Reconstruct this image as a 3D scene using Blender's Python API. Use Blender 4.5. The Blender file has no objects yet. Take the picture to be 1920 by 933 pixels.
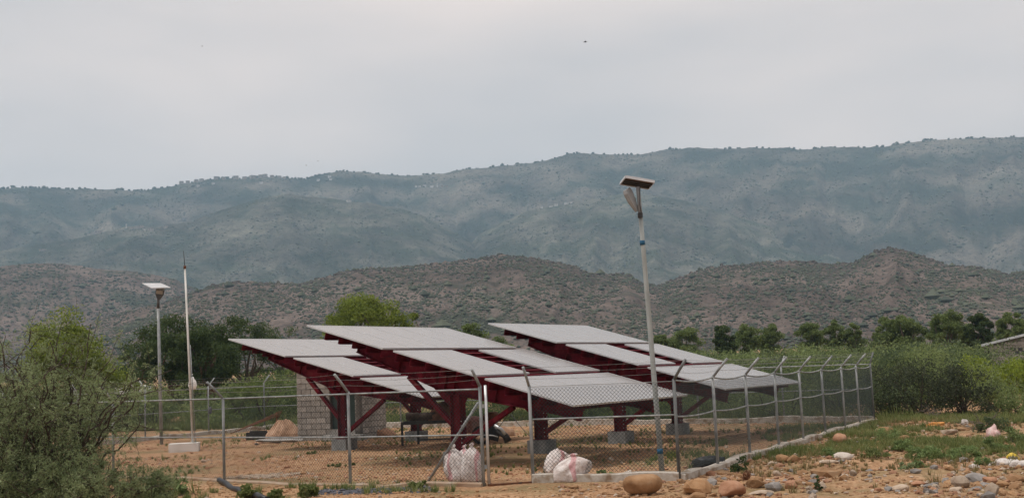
import bpy, bmesh, math, random
import numpy as np
from mathutils import Vector, Matrix

# ------------------------------------------------------------------ scene, camera, sky, sun, exposure
S = bpy.context.scene
COL = S.collection
F_PX, PITCH, ROLL, CAM_Z = 2143.8, math.radians(6.26), math.radians(2.43), 2.0
cam_data = bpy.data.cameras.new("camera")
cam = bpy.data.objects.new("camera", cam_data); COL.objects.link(cam); S.camera = cam
cam_data.sensor_width = 36.0; cam_data.lens = F_PX / 1920 * 36.0
cam_data.clip_start = 0.1; cam_data.clip_end = 20000
_f = Vector((0, math.cos(PITCH), math.sin(PITCH))); _u = Vector((0, -math.sin(PITCH), math.cos(PITCH))); _r = Vector((1, 0, 0))
_c, _s = math.cos(ROLL), math.sin(ROLL)
R2 = _c * _r - _s * _u; U2 = _s * _r + _c * _u
cam.matrix_world = Matrix(((R2.x, U2.x, -_f.x, 0), (R2.y, U2.y, -_f.y, 0), (R2.z, U2.z, -_f.z, CAM_Z), (0, 0, 0, 1)))

SUN_EL, SUN_AZ = math.radians(70), math.radians(250)      # azimuth clockwise from +Y (behind the camera, a little left)
W = bpy.data.worlds.new("World"); S.world = W; W.use_nodes = True
nt = W.node_tree; nt.nodes.clear()
N = nt.nodes.new; L = nt.links.new
out = N("ShaderNodeOutputWorld"); bg = N("ShaderNodeBackground"); bg.inputs[1].default_value = 0.1
sky = N("ShaderNodeTexSky"); sky.sky_type = 'NISHITA'; sky.sun_disc = False
sky.sun_elevation = SUN_EL; sky.sun_rotation = SUN_AZ; sky.air_density = 1.0; sky.dust_density = 2.0
tc = N("ShaderNodeTexCoord"); mp = N("ShaderNodeMapping"); mp.inputs['Scale'].default_value = (1.3, 1.3, 4.5)
mp.inputs['Rotation'].default_value = (0.1, 0.12, 0.5)
nz = N("ShaderNodeTexNoise"); nz.inputs['Scale'].default_value = 1.6; nz.inputs['Detail'].default_value = 5; nz.inputs['Roughness'].default_value = 0.45
rp = N("ShaderNodeValToRGB")
rp.color_ramp.elements[0].position = 0.34; rp.color_ramp.elements[0].color = (0.565, 0.54, 0.53, 1)
rp.color_ramp.elements[1].position = 0.68; rp.color_ramp.elements[1].color = (0.835, 0.725, 0.66, 1)
sc10 = N("ShaderNodeVectorMath"); sc10.operation = 'SCALE'; sc10.inputs[3].default_value = 7.5
mx = N("ShaderNodeMix"); mx.data_type = 'RGBA'; mx.inputs[0].default_value = 0.93
L(tc.outputs['Generated'], mp.inputs[0]); L(mp.outputs[0], nz.inputs['Vector'])
# an overcast sky is paler overhead than at the horizon, all the way round
sx = N("ShaderNodeSeparateXYZ"); L(tc.outputs['Generated'], sx.inputs[0]); mr = N("ShaderNodeMapRange"); mr.inputs[1].default_value = 0.12; mr.inputs[2].default_value = 0.36
mr.inputs[3].default_value = -0.10; mr.inputs[4].default_value = 0.14; ad = N("ShaderNodeMath"); L(sx.outputs[2], mr.inputs[0]); L(mr.outputs[0], ad.inputs[0]); L(nz.outputs[0], ad.inputs[1]); L(ad.outputs[0], rp.inputs[0])
L(rp.outputs[0], sc10.inputs[0]); L(sky.outputs[0], mx.inputs[6]); L(sc10.outputs[0], mx.inputs[7])
L(mx.outputs[2], bg.inputs[0]); L(bg.outputs[0], out.inputs[0])

sd = bpy.data.lights.new("sun", 'SUN'); sd.energy = 1.5; sd.angle = math.radians(11); sd.color = (1.0, 0.95, 0.88)
sun = bpy.data.objects.new("sun", sd); COL.objects.link(sun)
_sv = Vector((math.sin(SUN_AZ) * math.cos(SUN_EL), math.cos(SUN_AZ) * math.cos(SUN_EL), math.sin(SUN_EL)))
sun.rotation_euler = _sv.to_track_quat('Z', 'Y').to_euler(); sun.location = _sv * 60
S.view_settings.view_transform = 'Standard'; S.view_settings.look = 'None'
S.view_settings.exposure = 0.63; S.view_settings.gamma = 1.0; S.view_settings.use_curve_mapping = False
S.render.engine = 'CYCLES'
S.cycles.use_denoising = True
S.cycles.max_bounces = 6; S.cycles.volume_bounces = 1; S.cycles.transparent_max_bounces = 8

# ------------------------------------------------------------------ helpers: photo geometry (survey of the place)
def ray(x, y):
    q = (R2 * ((x - 960) / F_PX) - U2 * ((y - 466.5) / F_PX) + _f); return np.array(q)
def gnd(x, y, z=0.0):                         # point of the level ground seen at a spot of the photo
    r = ray(x, y); t = (z - CAM_Z) / r[2]; return np.array([0, 0, CAM_Z]) + r * t
def atY(x, y, Y):                             # point at distance Y
    r = ray(x, y); return np.array([0, 0, CAM_Z]) + r * (Y / r[1])
def on_line(x, y, A, B):                      # point of ground line A-B in the direction of photo spot
    r = ray(x, y); A = np.array(A[:2]); d = np.array(B[:2]) - A
    t, u = np.linalg.solve(np.array([[r[0], -d[0]], [r[1], -d[1]]]), A)
    return A + u * d

# ------------------------------------------------------------------ helpers: noise
def _hash(ix, iy, seed):
    n = (ix.astype(np.int64) * 374761393 + iy.astype(np.int64) * 668265263 + seed * 1442695041) & 0x7fffffff
    n = ((n ^ (n >> 13)) * 1274126177) & 0x7fffffff
    return ((n ^ (n >> 16)) & 0xffff) / 65535.0
def vnoise(x, y, seed=0):
    x = np.asarray(x, float); y = np.asarray(y, float)
    ix = np.floor(x); iy = np.floor(y); fx = x - ix; fy = y - iy
    fx = fx * fx * (3 - 2 * fx); fy = fy * fy * (3 - 2 * fy)
    a = _hash(ix, iy, seed); b = _hash(ix + 1, iy, seed); c = _hash(ix, iy + 1, seed); d = _hash(ix + 1, iy + 1, seed)
    return (a + (b - a) * fx) * (1 - fy) + (c + (d - c) * fx) * fy
def fbm(x, y, oct=5, seed=0, gain=0.5, ridged=False):
    t = 0; amp = 1; tot = 0; x = np.asarray(x, float); y = np.asarray(y, float)
    for o in range(oct):
        n = vnoise(x, y, seed + o * 17)
        if ridged: n = 1 - np.abs(2 * n - 1)
        t = t + n * amp; tot += amp; amp *= gain; x = x * 2.03 + 11.3; y = y * 2.03 - 7.7
    return t / tot
def smooth(a, b, x): 
    t = np.clip((x - a) / (b - a), 0, 1); return t * t * (3 - 2 * t)

# ------------------------------------------------------------------ helpers: meshes
class MB:
    def __init__(s): s.v = []; s.f = []; s.n = 0; s.smooth = []
    def add(s, v, faces, smooth=False):
        v = np.asarray(v, float).reshape(-1, 3)
        if not isinstance(faces, list): faces = [faces]
        for fa in faces:
            fa = np.atleast_2d(np.asarray(fa, np.int64))
            if fa.size: s.f.append(fa + s.n); s.smooth.append(smooth)
        s.v.append(v); s.n += len(v); return s
    def box(s, c, size, M=None):
        c = np.asarray(c, float); h = np.asarray(size, float) / 2
        k = np.array([[x, y, z] for z in (-1, 1) for y in (-1, 1) for x in (-1, 1)]) * h
        if M is not None: k = k @ np.asarray(M).T
        return s.add(k + c, [[0, 2, 3, 1], [4, 5, 7, 6], [0, 1, 5, 4], [2, 6, 7, 3], [0, 4, 6, 2], [1, 3, 7, 5]])
    def beam(s, p, q, w, h, up=(0, 0, 1)):     # bar of section w (sideways) x h (along up) from p to q
        p = np.asarray(p, float); q = np.asarray(q, float); d = q - p; Ln = np.linalg.norm(d); d = d / Ln
        up = np.asarray(up, float); sd_ = np.cross(d, up); sd_ /= np.linalg.norm(sd_); up = np.cross(sd_, d)
        return s.box((p + q) / 2, (w, h, Ln), np.array([sd_, up, d]).T)
    def tube(s, pts, rad, n=6, cap=True):
        pts = np.asarray(pts, float); m = len(pts); rad = np.ones(m) * rad
        t = np.gradient(pts, axis=0); t /= np.linalg.norm(t, axis=1)[:, None] + 1e-9
        ref = np.array([0.13, 0.31, 0.94]) if abs(t[:, 2].mean()) < 0.9 else np.array([0.94, 0.31, 0.13])
        a = np.cross(t, ref); a /= np.linalg.norm(a, axis=1)[:, None] + 1e-9; b = np.cross(t, a)
        th = np.arange(n) * 2 * math.pi / n
        v = pts[:, None] + rad[:, None, None] * (a[:, None] * np.cos(th)[None, :, None] + b[:, None] * np.sin(th)[None, :, None])
        i = np.arange(m - 1)[:, None] * n + np.arange(n)[None]; j = np.arange(m - 1)[:, None] * n + (np.arange(n)[None] + 1) % n
        q = np.stack([i, j, j + n, i + n], -1).reshape(-1, 4)
        s.add(v.reshape(-1, 3), q, True)
        if cap:
            o = s.n - m * n
            s.f.append(np.arange(n)[::-1][None] + o); s.f.append(np.arange(n)[None] + o + (m - 1) * n); s.smooth += [False, False]
        return s
    def lathe(s, prof, c=(0, 0, 0), n=16, sx=1, sy=1):
        prof = np.asarray(prof, float); m = len(prof); th = np.arange(n) * 2 * math.pi / n
        v = np.stack([prof[:, :1] * np.cos(th) * sx, prof[:, :1] * np.sin(th) * sy, np.repeat(prof[:, 1:], n, 1)], -1) + np.asarray(c, float)
        i = np.arange(m - 1)[:, None] * n + np.arange(n)[None]; j = np.arange(m - 1)[:, None] * n + (np.arange(n)[None] + 1) % n
        return s.add(v.reshape(-1, 3), np.stack([i, j, j + n, i + n], -1).reshape(-1, 4), True)
    def prism(s, poly, off):                   # flat polygon (3-D points) pushed along a vector
        p = np.asarray(poly, float); n = len(p); v = np.vstack([p, p + np.asarray(off, float)])
        i = np.arange(n); j = (i + 1) % n
        return s.add(v, [i[::-1][None], (i + n)[None], np.stack([i, j, j + n, i + n], -1)])
    def build(s, name, mat, parent=None, kind=None):
        v = np.concatenate(s.v) if s.v else np.zeros((0, 3))
        if parent is not None: v = v - np.array(parent.matrix_world.translation if parent.parent is None else parent['_o'])
        me = bpy.data.meshes.new(name)
        cnt = np.concatenate([np.full(len(f), f.shape[1]) for f in s.f]); idx = np.concatenate([f.ravel() for f in s.f])
        sm = np.concatenate([np.full(len(f), b) for f, b in zip(s.f, s.smooth)])
        me.vertices.add(len(v)); me.vertices.foreach_set('co', v.ravel().astype(np.float32))
        me.loops.add(len(idx)); me.loops.foreach_set('vertex_index', idx.astype(np.int32))
        me.polygons.add(len(cnt)); st = np.concatenate([[0], np.cumsum(cnt)[:-1]])
        me.polygons.foreach_set('loop_start', st.astype(np.int32)); me.polygons.foreach_set('use_smooth', sm.astype(bool))
        me.update(calc_edges=True); me.validate()
        for m_ in (mat if isinstance(mat, (list, tuple)) else [mat]): me.materials.append(m_)
        return link(name, me, parent, kind)
def link(name, me, parent=None, kind=None):
    o = bpy.data.objects.new(name, me); COL.objects.link(o)
    if parent is not None: o.parent = parent; o['_o'] = list(parent.location if parent.parent is None else parent['_o'])
    if kind: o['kind'] = kind
    return o
def thing(name, label, cat, loc, group=None):
    o = bpy.data.objects.new(name, None); COL.objects.link(o); o.location = [float(a) for a in loc]; o.empty_display_size = 0.2
    o.matrix_world = Matrix.Translation(o.location)
    return tag(o, label, cat, group)
def tag(o, label, cat, group=None):
    o['label'] = label; o['category'] = cat
    if group: o['group'] = group
    return o
def solo(mb, name, mat, loc, label, cat, group=None):      # a thing that is one mesh, origin at its base
    p = bpy.data.objects.new('t', None); p.location = [float(a) for a in loc]; p.matrix_world = Matrix.Translation(p.location)
    o = mb.build(name, mat, p); o.parent = None; o.location = p.location; del o['_o']; bpy.data.objects.remove(p)
    return tag(o, label, cat, group)

def ico(sub):
    bm = bmesh.new(); bmesh.ops.create_icosphere(bm, subdivisions=sub, radius=1)
    v = np.array([x.co[:] for x in bm.verts]); f = np.array([[q.index for q in p.verts] for p in bm.faces]); bm.free(); return v, f
ICO = {k: ico(k) for k in (1, 2, 3, 4)}
def rock_v(rng, sub=2, ang=0.5):
    v, f = ICO[sub]; v = v.copy()
    o = rng.uniform(0, 50, 3)
    v *= (1 + (0.35 + 0.25 * ang) * (fbm(v[:, 0] * 1.1 + o[0], v[:, 1] * 1.1 + v[:, 2] * 0.9 + o[1], 4) - 0.5))[:, None]
    for _ in range(int(5 + 12 * ang)):         # planed-off facets
        n = rng.normal(size=3); n /= np.linalg.norm(n); d = rng.uniform(0.46, 0.86) + (1 - ang) * 0.16
        t = v @ n - d; v = v - np.outer(np.maximum(t, 0) * 0.96, n)
    return v, f

# ------------------------------------------------------------------ helpers: materials
def pmat(name, cols, scale=6, rough=0.8, bump=0.0, metal=0.0, detail=6, spec=0.3, pos=None, bscale=None, stretch=None):
    m = bpy.data.materials.new(name); m.use_nodes = True; t = m.node_tree; n = t.nodes.new; l = t.links.new
    b = t.nodes['Principled BSDF']; b.inputs['Roughness'].default_value = rough; b.inputs['Metallic'].default_value = metal
    b.inputs['Specular IOR Level'].default_value = spec
    co = n('ShaderNodeTexCoord'); src = co.outputs['Object']
    if stretch:
        ma = n('ShaderNodeMapping'); ma.inputs['Scale'].default_value = stretch; l(src, ma.inputs[0]); src = ma.outputs[0]
    no = n('ShaderNodeTexNoise'); no.inputs['Scale'].default_value = scale; no.inputs['Detail'].default_value = detail; no.inputs['Roughness'].default_value = 0.6
    l(src, no.inputs['Vector'])
    r = n('ShaderNodeValToRGB'); e = r.color_ramp.elements
    pos = pos or np.linspace(0.36, 0.64, len(cols))
    while len(e) < len(cols): e.new(0.5)
    for k, (c, p) in enumerate(zip(cols, pos)): e[k].position = float(p); e[k].color = (*c, 1)
    l(no.outputs[0], r.inputs[0]); l(r.outputs[0], b.inputs['Base Color'])
    if bump:
        n2 = n('ShaderNodeTexNoise'); n2.inputs['Scale'].default_value = bscale or scale * 4; n2.inputs['Detail'].default_value = 5; l(src, n2.inputs['Vector'])
        bp = n('ShaderNodeBump'); bp.inputs['Strength'].default_value = bump; bp.inputs['Distance'].default_value = 0.03
        l(n2.outputs[0], bp.inputs['Height']); l(bp.outputs[0], b.inputs['Normal'])
    return m
def leafmat(name, cols, scale=1.2, trans=0.45, rough=0.6):
    m = bpy.data.materials.new(name); m.use_nodes = True; t = m.node_tree; n = t.nodes.new; l = t.links.new
    b = t.nodes['Principled BSDF']; b.inputs['Roughness'].default_value = rough; b.inputs['Specular IOR Level'].default_value = 0.25
    co = n('ShaderNodeTexCoord'); no = n('ShaderNodeTexNoise'); no.inputs['Scale'].default_value = scale; no.inputs['Detail'].default_value = 3
    l(co.outputs['Object'], no.inputs['Vector'])
    ge = n('ShaderNodeNewGeometry'); ad = n('ShaderNodeMath'); ad.operation = 'MULTIPLY_ADD'; ad.inputs[1].default_value = 0.45
    su = n('ShaderNodeMath'); su.operation = 'SUBTRACT'; su.inputs[1].default_value = 0.225
    l(no.outputs[0], su.inputs[0]); l(ge.outputs['Random Per Island'], ad.inputs[0]); l(su.outputs[0], ad.inputs[2])
    r = n('ShaderNodeValToRGB'); e = r.color_ramp.elements
    while len(e) < len(cols): e.new(0.5)
    for k, c in enumerate(cols): e[k].position = float(np.linspace(0.22, 0.78, len(cols))[k]); e[k].color = (*c, 1)
    l(ad.outputs[0], r.inputs[0]); l(r.outputs[0], b.inputs['Base Color'])
    tr = n('ShaderNodeBsdfTranslucent'); mi = n('ShaderNodeMixShader'); mi.inputs[0].default_value = trans
    l(r.outputs[0], tr.inputs[0]); l(b.outputs[0], mi.inputs[1]); l(tr.outputs[0], mi.inputs[2])
    l(mi.outputs[0], t.nodes['Material Output'].inputs[0])
    return m

RNG = np.random.default_rng(7); random.seed(7)
M = {}
M['red'] = pmat('red oxide paint', [(0.06, 0.007, 0.011), (0.115, 0.009, 0.018), (0.135, 0.010, 0.020), (0.16, 0.022, 0.027)], 4.5, 0.7, 0.05, spec=0.08)
M['bolt'] = pmat('galvanised bolt', [(0.35, 0.35, 0.36), (0.5, 0.5, 0.5)], 8, 0.4, metal=0.6)
M['galv'] = pmat('galvanised pipe', [(0.17, 0.185, 0.19), (0.26, 0.275, 0.28), (0.34, 0.355, 0.355)], 9, 0.6, 0.1, metal=0.25, stretch=(1, 1, 0.35))
M['lamppole'] = pmat('pale galvanised lamp pole', [(0.27, 0.30, 0.30), (0.35, 0.385, 0.385)], 7, 0.6, 0.05, stretch=(1, 1, 0.3))
M['wire'] = pmat('fence wire', [(0.026, 0.04, 0.044), (0.05, 0.068, 0.072)], 3, 0.6, metal=0.2)
M['barb'] = pmat('barbed wire', [(0.2, 0.2, 0.2), (0.3, 0.29, 0.28)], 3, 0.6, metal=0.3)
M['conc'] = pmat('weathered concrete', [(0.20, 0.20, 0.19), (0.30, 0.29, 0.275), (0.38, 0.37, 0.35)], 5, 0.9, 0.35)
M['pedestal'] = pmat('grey cast concrete', [(0.17, 0.18, 0.18), (0.24, 0.25, 0.25), (0.29, 0.30, 0.30)], 4, 0.9, 0.25)
M['kerb'] = pmat('pale lime concrete', [(0.22, 0.16, 0.11), (0.36, 0.32, 0.27), (0.46, 0.43, 0.39), (0.28, 0.22, 0.165)], 2.6, 0.92, 0.5)
M['kerbdirt'] = pmat('earth-stained concrete', [(0.24, 0.15, 0.095), (0.33, 0.24, 0.17), (0.36, 0.30, 0.24)], 2.6, 0.95, 0.5)
M['white'] = pmat('white painted concrete', [(0.6, 0.59, 0.56), (0.76, 0.75, 0.73), (0.82, 0.81, 0.8)], 4, 0.8, 0.2)
M['whitepole'] = pmat('white painted pole', [(0.5, 0.49, 0.46), (0.68, 0.68, 0.66)], 5, 0.6, stretch=(1, 1, 0.3))
M['black'] = pmat('black plastic', [(0.012, 0.014, 0.018), (0.03, 0.032, 0.038)], 5, 0.45, 0.1)
M['blue'] = pmat('blue tape', [(0.012, 0.085, 0.17), (0.018, 0.105, 0.2)], 8, 0.6)
M['block'] = pmat('concrete block', [(0.20, 0.18, 0.16), (0.31, 0.287, 0.262), (0.38, 0.355, 0.325)], 3.5, 0.95, 0.6)
M['mortar'] = pmat('mortar', [(0.12, 0.108, 0.096), (0.18, 0.162, 0.145)], 6, 0.95, 0.4)
M['doorgreen'] = pmat('dull green steel door', [(0.022, 0.04, 0.037), (0.035, 0.058, 0.052)], 4, 0.6, 0.1)
M['rust'] = pmat('rusty steel', [(0.09, 0.035, 0.018), (0.16, 0.065, 0.03), (0.05, 0.03, 0.025)], 9, 0.85, 0.2)
M['darksteel'] = pmat('dark bare steel', [(0.035, 0.035, 0.038), (0.07, 0.068, 0.066)], 8, 0.6, 0.1, metal=0.4)
M['lampgrey'] = pmat('grey lamp housing', [(0.22, 0.23, 0.24), (0.29, 0.3, 0.31)], 4, 0.5)
M['lampdark'] = pmat('dark lamp face', [(0.05, 0.047, 0.045), (0.085, 0.08, 0.075)], 6, 0.5)
M['led'] = pmat('lamp lens', [(0.24, 0.21, 0.17), (0.34, 0.3, 0.25)], 22, 0.4)
M['pvback'] = pmat('panel back sheet', [(0.13, 0.09, 0.08), (0.2, 0.145, 0.13)], 7, 0.6)
M['alu'] = pmat('aluminium frame', [(0.5, 0.51, 0.53), (0.62, 0.63, 0.64)], 4, 0.4, metal=0.5)
M['sand'] = pmat('heap of sand and cloth', [(0.27, 0.16, 0.10), (0.37, 0.23, 0.15), (0.44, 0.29, 0.2)], 4, 0.95, 0.6)
M['tyre'] = pmat('old rubber', [(0.02, 0.02, 0.02), (0.045, 0.042, 0.04)], 7, 0.85, 0.3)
M['cloth'] = pmat('brown rolled cloth', [(0.06, 0.043, 0.036), (0.13, 0.095, 0.08)], 6, 0.9, 0.5)
M['tarp'] = pmat('faded red tarpaulin', [(0.36, 0.12, 0.10), (0.5, 0.26, 0.22), (0.55, 0.4, 0.36)], 4, 0.8, 0.5)
M['browncloth'] = pmat('rusty brown cloth', [(0.14, 0.06, 0.035), (0.25, 0.12, 0.075)], 6, 0.9, 0.5)
M['litter'] = pmat('white plastic litter', [(0.38, 0.33, 0.3), (0.58, 0.54, 0.51), (0.7, 0.68, 0.66)], 9, 0.6, 0.6)
M['pinklitter'] = pmat('pinkish torn plastic', [(0.5, 0.28, 0.27), (0.62, 0.42, 0.4), (0.7, 0.58, 0.55)], 9, 0.6, 0.5)
M['yellow'] = pmat('yellow plastic', [(0.62, 0.44, 0.04), (0.72, 0.54, 0.1)], 6, 0.6)
M['orange'] = pmat('orange plastic', [(0.5, 0.2, 0.04), (0.6, 0.28, 0.08)], 6, 0.6)
M['bark'] = pmat('bark', [(0.05, 0.04, 0.03), (0.1, 0.08, 0.06), (0.14, 0.11, 0.085)], 7, 0.95, 0.5)
M['twig'] = pmat('dark twig', [(0.045, 0.034, 0.026), (0.085, 0.066, 0.05)], 7, 0.95)
M['deadwood'] = pmat('grey dead wood', [(0.12, 0.1, 0.085), (0.2, 0.18, 0.15)], 7, 0.95)
M['redbark'] = pmat('reddish bark', [(0.1, 0.055, 0.04), (0.16, 0.09, 0.065), (0.06, 0.04, 0.03)], 6, 0.95, 0.5)
M['rooftin'] = pmat('pale zinc sheet', [(0.42, 0.45, 0.47), (0.58, 0.61, 0.63)], 3, 0.5, metal=0.2)
M['housewall'] = pmat('village house wall', [(0.24, 0.21, 0.185), (0.35, 0.31, 0.28)], 0.25, 0.9)
M['housewhite'] = pmat('whitewashed house wall', [(0.42, 0.41, 0.4), (0.6, 0.59, 0.58)], 0.25, 0.9)
M['housedark'] = pmat('house opening', [(0.05, 0.05, 0.055), (0.07, 0.07, 0.075)], 1, 0.8)
M['carwhite'] = pmat('white car paint', [(0.68, 0.68, 0.68), (0.76, 0.76, 0.76)], 2, 0.3, spec=0.5)
M['carglass'] = pmat('car glass', [(0.03, 0.035, 0.04), (0.05, 0.055, 0.06)], 2, 0.08, spec=0.6)
M['birdm'] = pmat('dark feathers', [(0.03, 0.028, 0.027), (0.06, 0.055, 0.05)], 9, 0.8)
M['gravel'] = pmat('dark blue grey gravel', [(0.045, 0.05, 0.065), (0.09, 0.095, 0.115), (0.15, 0.15, 0.165)], 20, 0.9)
M['rocktan'] = pmat('tan cobble', [(0.235, 0.13, 0.062), (0.325, 0.19, 0.098), (0.37, 0.245, 0.145)], 3, 0.9, 0.5)
M['rockpale'] = pmat('pale stone', [(0.28, 0.21, 0.155), (0.38, 0.305, 0.235), (0.44, 0.375, 0.31)], 4, 0.9, 0.5)
M['rockgrey'] = pmat('grey stone', [(0.15, 0.14, 0.13), (0.22, 0.205, 0.195), (0.3, 0.27, 0.245)], 4, 0.9, 0.4)
M['rockred'] = pmat('reddish stone', [(0.26, 0.13, 0.075), (0.35, 0.19, 0.115), (0.4, 0.245, 0.165)], 4, 0.9, 0.4)
M['rockwhite'] = pmat('whitish limestone', [(0.40, 0.35, 0.30), (0.54, 0.49, 0.44)], 4, 0.9, 0.4)
M['leaf_bright'] = leafmat('bright yellow green leaves', [(0.083, 0.116, 0.018), (0.165, 0.220, 0.033), (0.264, 0.319, 0.066)], 0.8)
M['leaf_mid'] = leafmat('mid green leaves', [(0.078, 0.116, 0.037), (0.138, 0.189, 0.060), (0.204, 0.262, 0.092)], 0.8)
M['leaf_dark'] = leafmat('dark green leaves', [(0.032, 0.055, 0.02), (0.06, 0.095, 0.03), (0.10, 0.14, 0.05)], 0.8)
M['leaf_olive'] = leafmat('olive scrub leaves', [(0.110, 0.151, 0.057), (0.181, 0.236, 0.088), (0.259, 0.322, 0.128)], 0.35)
M['leaf_grey'] = leafmat('grey green feathery leaves', [(0.144, 0.185, 0.085), (0.240, 0.297, 0.145), (0.365, 0.435, 0.240)], 1.5)
M['leaf_scrubdark'] = leafmat('dull dark scrub leaves', [(0.053, 0.080, 0.037), (0.090, 0.126, 0.057), (0.137, 0.181, 0.083)], 0.6)
M['leaf_blackish'] = leafmat('blackish green thorn leaves', [(0.028, 0.038, 0.022), (0.05, 0.064, 0.034), (0.085, 0.10, 0.055)], 0.6)  # darkest leaf green, the dark thorn bushes' own colour
M['leaf_lime'] = leafmat('lime green crop leaves', [(0.13, 0.18, 0.02), (0.22, 0.29, 0.035), (0.32, 0.38, 0.06)], 1.0)
M['weed'] = leafmat('green weed leaves', [(0.110, 0.158, 0.057), (0.188, 0.262, 0.098), (0.276, 0.366, 0.149)], 3)
M['grass'] = leafmat('dry green grass', [(0.085, 0.119, 0.036), (0.148, 0.188, 0.060), (0.274, 0.282, 0.120)], 0.6)
M['drygrass'] = leafmat('straw grass', [(0.17, 0.14, 0.06), (0.26, 0.21, 0.1), (0.12, 0.12, 0.045)], 0.6)
M['shrub_far'] = leafmat('hill shrubs', [(0.03, 0.042, 0.028), (0.055, 0.07, 0.042), (0.085, 0.098, 0.06)], 0.02, 0.1)

def vary(m, amt):                             # each piece a little lighter or darker than its neighbours
    t = m.node_tree; b = t.nodes['Principled BSDF']; r = [x for x in t.nodes if x.type == 'VALTORGB'][0]; oi = t.nodes.new('ShaderNodeObjectInfo'); mr = t.nodes.new('ShaderNodeMapRange'); mr.inputs[3].default_value = 1 - amt; mr.inputs[4].default_value = 1 + amt
    vm = t.nodes.new('ShaderNodeVectorMath'); vm.operation = 'SCALE'; t.links.new(oi.outputs['Random'], mr.inputs[0]); t.links.new(r.outputs[0], vm.inputs[0]); t.links.new(mr.outputs[0], vm.inputs[3]); t.links.new(vm.outputs[0], b.inputs['Base Color'])
for k_, a_ in (('block', 0.22), ('rocktan', 0.2), ('rockpale', 0.2), ('rockgrey', 0.25), ('rockred', 0.25)): vary(M[k_], a_)
# sacks: woven plastic with red print bands
def sackmat(name, band):
    m = pmat(name, [(0.5, 0.42, 0.4), (0.66, 0.6, 0.58), (0.76, 0.72, 0.71)], 9, 0.7, 0.6, bscale=26)
    t = m.node_tree; n = t.nodes.new; l = t.links.new; b = t.nodes['Principled BSDF']; ramp = [x for x in t.nodes if x.type == 'VALTORGB'][0]
    co = n('ShaderNodeTexCoord'); sp = n('ShaderNodeSeparateXYZ'); l(co.outputs['Generated'], sp.inputs[0])
    no = n('ShaderNodeTexNoise'); no.inputs['Scale'].default_value = 4; l(co.outputs['Generated'], no.inputs['Vector'])
    a = n('ShaderNodeMath'); a.operation = 'MULTIPLY_ADD'; a.inputs[1].default_value = 0.35; l(no.outputs[0], a.inputs[0]); l(sp.outputs[0], a.inputs[2]); no.inputs['Detail'].default_value = 0; no.inputs['Scale'].default_value = 1.5
    w = n('ShaderNodeValToRGB'); e = w.color_ramp.elements; e[0].position = band; e[0].color = (0, 0, 0, 1); e[1].position = band + 0.02; e[1].color = (1, 1, 1, 1)
    q = e.new(band + 0.10); q.color = (1, 1, 1, 1); q2 = e.new(band + 0.12); q2.color = (0, 0, 0, 1)
    l(a.outputs[0], w.inputs[0])
    mi = n('ShaderNodeMix'); mi.data_type = 'RGBA'; mi.inputs[7].default_value = (0.52, 0.17, 0.2, 1)
    ml = n('ShaderNodeMath'); ml.operation = 'MULTIPLY'; ml.inputs[1].default_value = 0.6; l(w.outputs[0], ml.inputs[0])
    l(ml.outputs[0], mi.inputs[0]); l(ramp.outputs[0], mi.inputs[6]); l(mi.outputs[2], b.inputs['Base Color'])
    return m
M['sack1'] = sackmat('white sack with red bands', 0.34); M['sack2'] = sackmat('white sack with red stripe', 0.62); M['sack3'] = sackmat('dull white sack', 0.75)

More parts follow.
